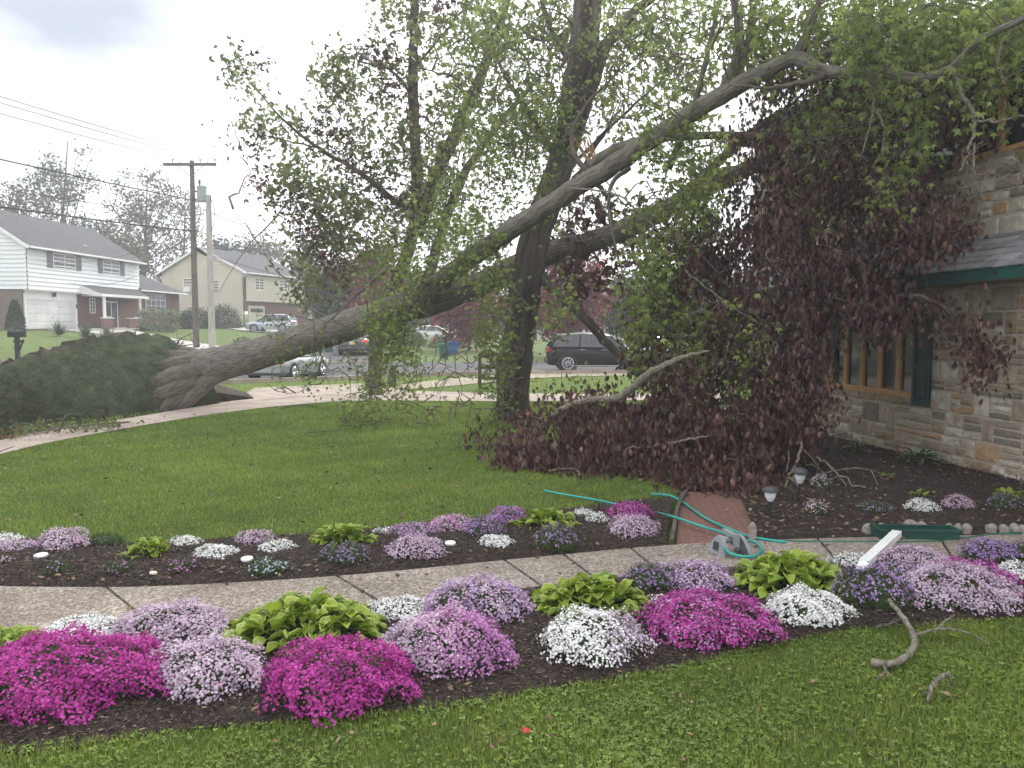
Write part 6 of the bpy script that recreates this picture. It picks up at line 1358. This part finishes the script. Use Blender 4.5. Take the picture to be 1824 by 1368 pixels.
# green tray with a stone
tr_ = empty('window_box', G(1630, 957, .03), R(-3), 'empty dark green window box lying on the bed edge', 'planter')
W2, D2, H2 = .37, .09, .09
q = MB(); q.box((0, 0, .01), (2*W2, 2*D2, .02))
for s_ in (-1, 1): q.box((0, s_*D2, H2/2), (2*W2, .014, H2)); q.box((s_*W2, 0, H2/2), (.014, 2*D2+.012, H2-.002))
q.build('box', M['planter_green'], tr_)
q = MB()
for s_ in (-1, 1): q.box((0, s_*(D2+.008), H2), (2*W2+.05, .03, .018)); q.box((s_*(W2+.01), 0, H2+.001), (.03, 2*D2+.04, .018))
q.build('rim', M['planter_green'], tr_)
def rock(loc, sx, sy, sz, label, group=None, m_='rock', name='stone', cat='stone', rz=0):
    import bmesh
    bm = bmesh.new(); bmesh.ops.create_icosphere(bm, subdivisions=3, radius=1); o_ = RS.rand(3)*9
    for v_ in bm.verts:
        k = 1+.10*math.sin(v_.co.x*3+o_[0])+.08*math.sin(v_.co.y*4+o_[1])+.06*math.sin(v_.co.z*5+o_[2]); v_.co = Vector((v_.co.x*sx*k, v_.co.y*sy*k, v_.co.z*sz*k))
    me = bpy.data.meshes.new(name); bm.to_mesh(me); bm.free(); me.materials.append(M[m_])
    for p_ in me.polygons: p_.use_smooth = True
    o = bpy.data.objects.new(name, me); col.objects.link(o); o.location = loc; o.rotation_euler = (0, 0, rz); return tag(o, label, cat, group)
rock(tuple(G(1592, 948, .10)), .06, .05, .025, 'flat pale stone resting on the green window box', m_='rock')
for k9, (px_, py_) in enumerate(((1545, 945), (1568, 944), (1622, 936), (1643, 937), (1690, 944), (1706, 942), (1722, 944), (1766, 943), (1788, 945), (1808, 944), (1824, 945))):
    rock(tuple(G(px_, py_, .05)), .062*RS.uniform(.8, 1.1), .05, .06*RS.uniform(.85, 1.15), ('rounded edging stone just left of the green window box', 'second rounded edging stone left of the green window box, behind its corner', 'left of the two edging stones showing behind the green window box', 'right of the two edging stones showing behind the green window box', 'first edging stone right of the green window box', 'second edging stone right of the green window box', 'third edging stone right of the green window box', 'fourth edging stone right of the green window box', 'third edging stone from the right edge of the picture', 'second edging stone from the right edge of the picture', 'edging stone cut by the right edge of the picture')[k9], 'rounded edging stones along the bed', name='edging_stone', rz=RS.rand())
st = rock(tuple(G(1340, 950, .09)), .045, .05, .11, 'upright pale weathered stub at the right corner of the brick path', name='upright_stone')
rock(tuple(G(273, 1021, .07)), .03, .02, .018, 'small tan pebble below the back left hosta', name='pebble', m_='cream_disc')
def disc(px, py, wpx, m_, label):
    g = G(px, py, .09); r = wpx/2/F*g.y; o = MB().lathe([(0, -.05), (.02, -.05), (.02, -.01), (r*.9, -.01), (r, 0), (r*.96, .012), (r*.5, .02), (0, .02)], (0, 0, 0), 24).build('ground_light', M[m_], smooth=False, label=label, cat='garden light', group='flat disc lights in the beds'); o.location = g; o.rotation_euler = (R(6), 0, 0)
disc(73, 990, 24, 'white_disc', 'white disc light beside the tall lilac phlox'); disc(440, 996, 22, 'white_disc', 'white disc light between two candytufts near the path')
disc(802, 968, 20, 'white_disc', 'white disc light below the pink phlox at the lawn edge'); disc(745, 1120, 50, 'cream_disc', 'cream disc light behind the two toned phlox')
def path_light(px, py, h, label, rz=0, tilt=0):
    g = G(px, py); r_ = empty('solar_light', g, rz, label, 'garden light', 'solar stake lights by the brick path'); r_.rotation_euler = (tilt, 0, rz)
    MB().tube([(0, 0, -.05), (0, 0, h*.62)], .016, 8).build('stake', M['black'], r_)
    MB().lathe([(.03, h*.60), (.055, h*.72), (.062, h*.84)], (0, 0, 0), 16).build('lens', M['lamp_clear'], r_)
    MB().lathe([(.062, h*.84), (.09, h*.86), (.085, h*.93), (.05, h*.98), (0, h*1.0)], (0, 0, 0), 18).build('cap', M['dark_plastic'], r_)
path_light(1371, 932, .40, 'solar stake light with a clear lens right of the brick path')
path_light(1421, 900, .46, 'solar stake light half hidden by bare twigs further back', tilt=R(8))
# dark edging board between the bed and the brick path
ed = smooth_line(gp([(1196, 976, 0), (1201, 950, 0), (1204, 925, 0), (1212, 900, 0), (1222, 884, 0)]), 14, 2); n = len(ed)
q = MB(); nrm_ = np.array([.02, 0, 0]); up_ = np.array([0, 0, .085])
vs = np.concatenate([ed-nrm_, ed-nrm_+up_, ed+nrm_+up_, ed+nrm_]); i = np.arange(n-1)
q.add(vs, np.concatenate([np.stack([i+k*n, i+1+k*n, i+1+(k+1)*n, i+(k+1)*n], 1) for k in range(3)])); q.add([vs[0], vs[n], vs[2*n], vs[3*n]], [[0, 1, 2, 3]])
q.build('edging_board', M['edging'], label='dark curved edging board between the back bed and the brick path', cat='edging')
# ------------------------------------------------------------ fallen branches and debris
fb = empty('fallen_branch', (0, 0, 0), 0, 'large forked grey branch lying on the near lawn at right', 'branch', 'branches fallen on the lawn')
def branch(parent, name, pts, m_='twig_pale', seg=10, n=40, rough=.07):
    p = [list(G(a, b, z))+[r] for a, b, z, r in pts]; q = smooth_line(p, n, 2); q[:, :3] += RS.randn(n, 3)*.0025; q[:, 3] *= .82*(1+.10*RS.randn(n)); return MB().tube(q[:, :3], q[:, 3], seg, rough=rough).build(name, M[m_], parent, smooth=True)
branch(fb, 'main_stem', [(1582, 1068, .16, .016), (1600, 1090, .15, .019), (1618, 1112, .12, .021), (1632, 1140, .09, .023), (1622, 1165, .07, .024), (1600, 1180, .06, .024), (1575, 1184, .06, .026), (1552, 1178, .07, .03)])
branch(fb, 'side_branch', [(1630, 1132, .09, .012), (1665, 1120, .09, .011), (1700, 1120, .08, .009), (1735, 1130, .06, .007), (1764, 1150, .04, .004)])
branch(fb, 'side_branch', [(1672, 1119, .09, .008), (1684, 1105, .11, .009), (1700, 1096, .12, .004)])
branch(fb, 'broken_twig', [(1575, 1186, .06, .009), (1580, 1200, .03, .007), (1598, 1212, .02, .003)]); branch(fb, 'broken_twig', [(1578, 1196, .04, .006), (1562, 1212, .02, .004)])
branch(fb, 'reddish_twig', [(1606, 1102, .09, .011), (1580, 1114, .06, .011), (1560, 1118, .05, .009)], 'twig')
s2 = empty('fallen_branch', (0, 0, 0), 0, 'short curved grey branch on the near lawn below the large one', 'branch', 'branches fallen on the lawn')
branch(s2, 'main_stem', [(1692, 1198, .10, .011), (1675, 1205, .11, .013), (1660, 1222, .08, .014), (1653, 1248, .03, .014)]); branch(s2, 'side_branch', [(1690, 1200, .09, .009), (1694, 1216, .03, .006)]); branch(s2, 'side_branch', [(1656, 1236, .05, .007), (1643, 1234, .04, .003)])
s3 = empty('fallen_branch', (0, 0, 0), 0, 'dead pale branched limb with curled leaves lying across the street sidewalk', 'branch', 'branches fallen on the lawn')
for pts in ([(230, 752, .1, .03), (170, 755, .1, .03), (110, 762, .15, .02), (60, 775, .2, .01)], [(105, 770, .1, .025), (115, 745, .5, .022), (120, 735, .62, .015), (145, 740, .5, .01)], [(115, 748, .45, .015), (95, 745, .6, .012), (80, 752, .4, .006)], [(170, 745, .2, .02), (175, 728, .55, .02), (190, 735, .4, .014), (193, 765, .03, .008)], [(140, 760, .1, .015), (145, 735, .45, .014), (160, 732, .5, .01), (165, 745, .2, .008)], [(60, 760, .2, .012), (45, 752, .3, .01), (20, 760, .2, .006)], [(105, 760, .1, .02), (60, 770, .05, .012), (10, 785, .05, .006)]):
    branch(s3, 'stem', pts, seg=6, n=14)
cl = clusters([(110, 765, 90, 14, 15.6, .5, 26), (180, 765, 40, 8, 16.2, .3, 10), (30, 770, 40, 14, 15.2, .4, 12)]); q = MB(); grow(np.array([tuple(G(x_, 764, .1)) for x_ in range(20, 230, 20)]), cl, q, twig=.006); foliage(q, cl, 9, (.16, .16, .07), .09, 'two', .5, 1)
q.build('leafy_twigs', [M['twig_pale'], M['leaf_olive']], s3)
s4 = empty('fallen_branch', (0, 0, 0), 0, 'small twig with dark leaves at the left end of the sidewalk', 'branch', 'branches fallen on the lawn')
branch(s4, 'stem', [(-20, 812, .1, .015), (10, 800, .12, .012), (25, 795, .1, .006)], seg=6, n=10); cl = clusters([(10, 800, 22, 12, 14.4, .2, 7)]); q = MB(); foliage(q, cl, 6, (.07, .07, .05), .12, 'droop', 1.2, 0); q.build('leaves', [M['litter']], s4)
for k, (pts, l_) in enumerate(([(540, 772, .03, .012), (575, 768, .04, .012), (618, 765, .05, .008)], 'thin dark stick on the lawn below the hanging leaves'), ([(220, 748, .04, .014), (250, 745, .05, .01), (300, 752, .02, .006)], 'thin stick across the street sidewalk below the trunk'), ([(490, 730, .04, .02), (530, 722, .06, .018), (560, 724, .05, .01)], 'dark bent stick at the edge of the sidewalk')) if False else ():
    pass
for pts, l_ in (([(540, 772, .03, .012), (575, 768, .04, .012), (618, 765, .05, .008)], 'thin dark stick on the lawn below the hanging leaves'), ([(500, 728, .04, .02), (530, 720, .06, .018), (565, 724, .05, .01)], 'dark bent stick at the edge of the street sidewalk')):
    o = branch(None, 'stick', pts, 'twig', 6, 12); tag(o, l_, 'stick', 'sticks on the lawn')
def maple_leaf(px, py, size, m_, label, rz=0):
    g = G(px, py, .05); out_l = []
    for k in range(5):
        a = math.pi/2+(k-2)*1.0; ln = (1, .85, .6)[abs(k-2)]; a0, a1 = a-.5, a+.5
        out_l += [(math.cos(a-.42)*.42, math.sin(a-.42)*.42), (math.cos(a-.16)*.7*ln, math.sin(a-.16)*.7*ln), (math.cos(a)*ln, math.sin(a)*ln), (math.cos(a+.16)*.7*ln, math.sin(a+.16)*.7*ln)]
    vs = [(0, 0, .0)]+[(x_*size, y_*size, .02*math.sin(x_*5)*size*4) for x_, y_ in out_l]; n = len(out_l); q = MB()
    q.add(vs, [[0, i+1, (i+1) % n+1] for i in range(n-1)]); q.tube([(0, 0, 0), (0, -size*.8, .01)], .0015, 4)
    o = q.build('maple_leaf', m_, label=label, cat='leaf'); o.location = g; o.rotation_euler = (R(12), R(5), rz)
maple_leaf(938, 1302, .042, mat('red_leaf', (.42, .02, .015), None, rough=.5), 'red maple leaf on the near lawn', .6)
maple_leaf(1700, 1131, .055, M['hosta_in'], 'pale green maple leaf beside the large fallen branch', 2.0)
maple_leaf(1690, 1236, .05, M['litter'], 'brown curled leaf beside the short fallen branch', 1.2)
maple_leaf(1515, 1304, .035, M['litter'], 'brown dry leaf in the middle of the near lawn', 2.6)
# ------------------------------------------------------------ haze volume, added to veil the view and lift the dark tones
def build_haze():
    m, t_, o = nodes_of('haze'); v = t_.nodes.new('ShaderNodeVolumePrincipled')
    v.inputs['Color'].default_value = (.93, .95, 1, 1); v.inputs['Density'].default_value = .0020; v.inputs['Anisotropy'].default_value = .2
    t_.links.new(v.outputs[0], o.inputs['Volume'])
    MB().box((0, 340, 14), (660, 760, 36)).build('haze', m, kind='stuff', label='pale haze added over the street as a veil of light', cat='haze')
build_haze()
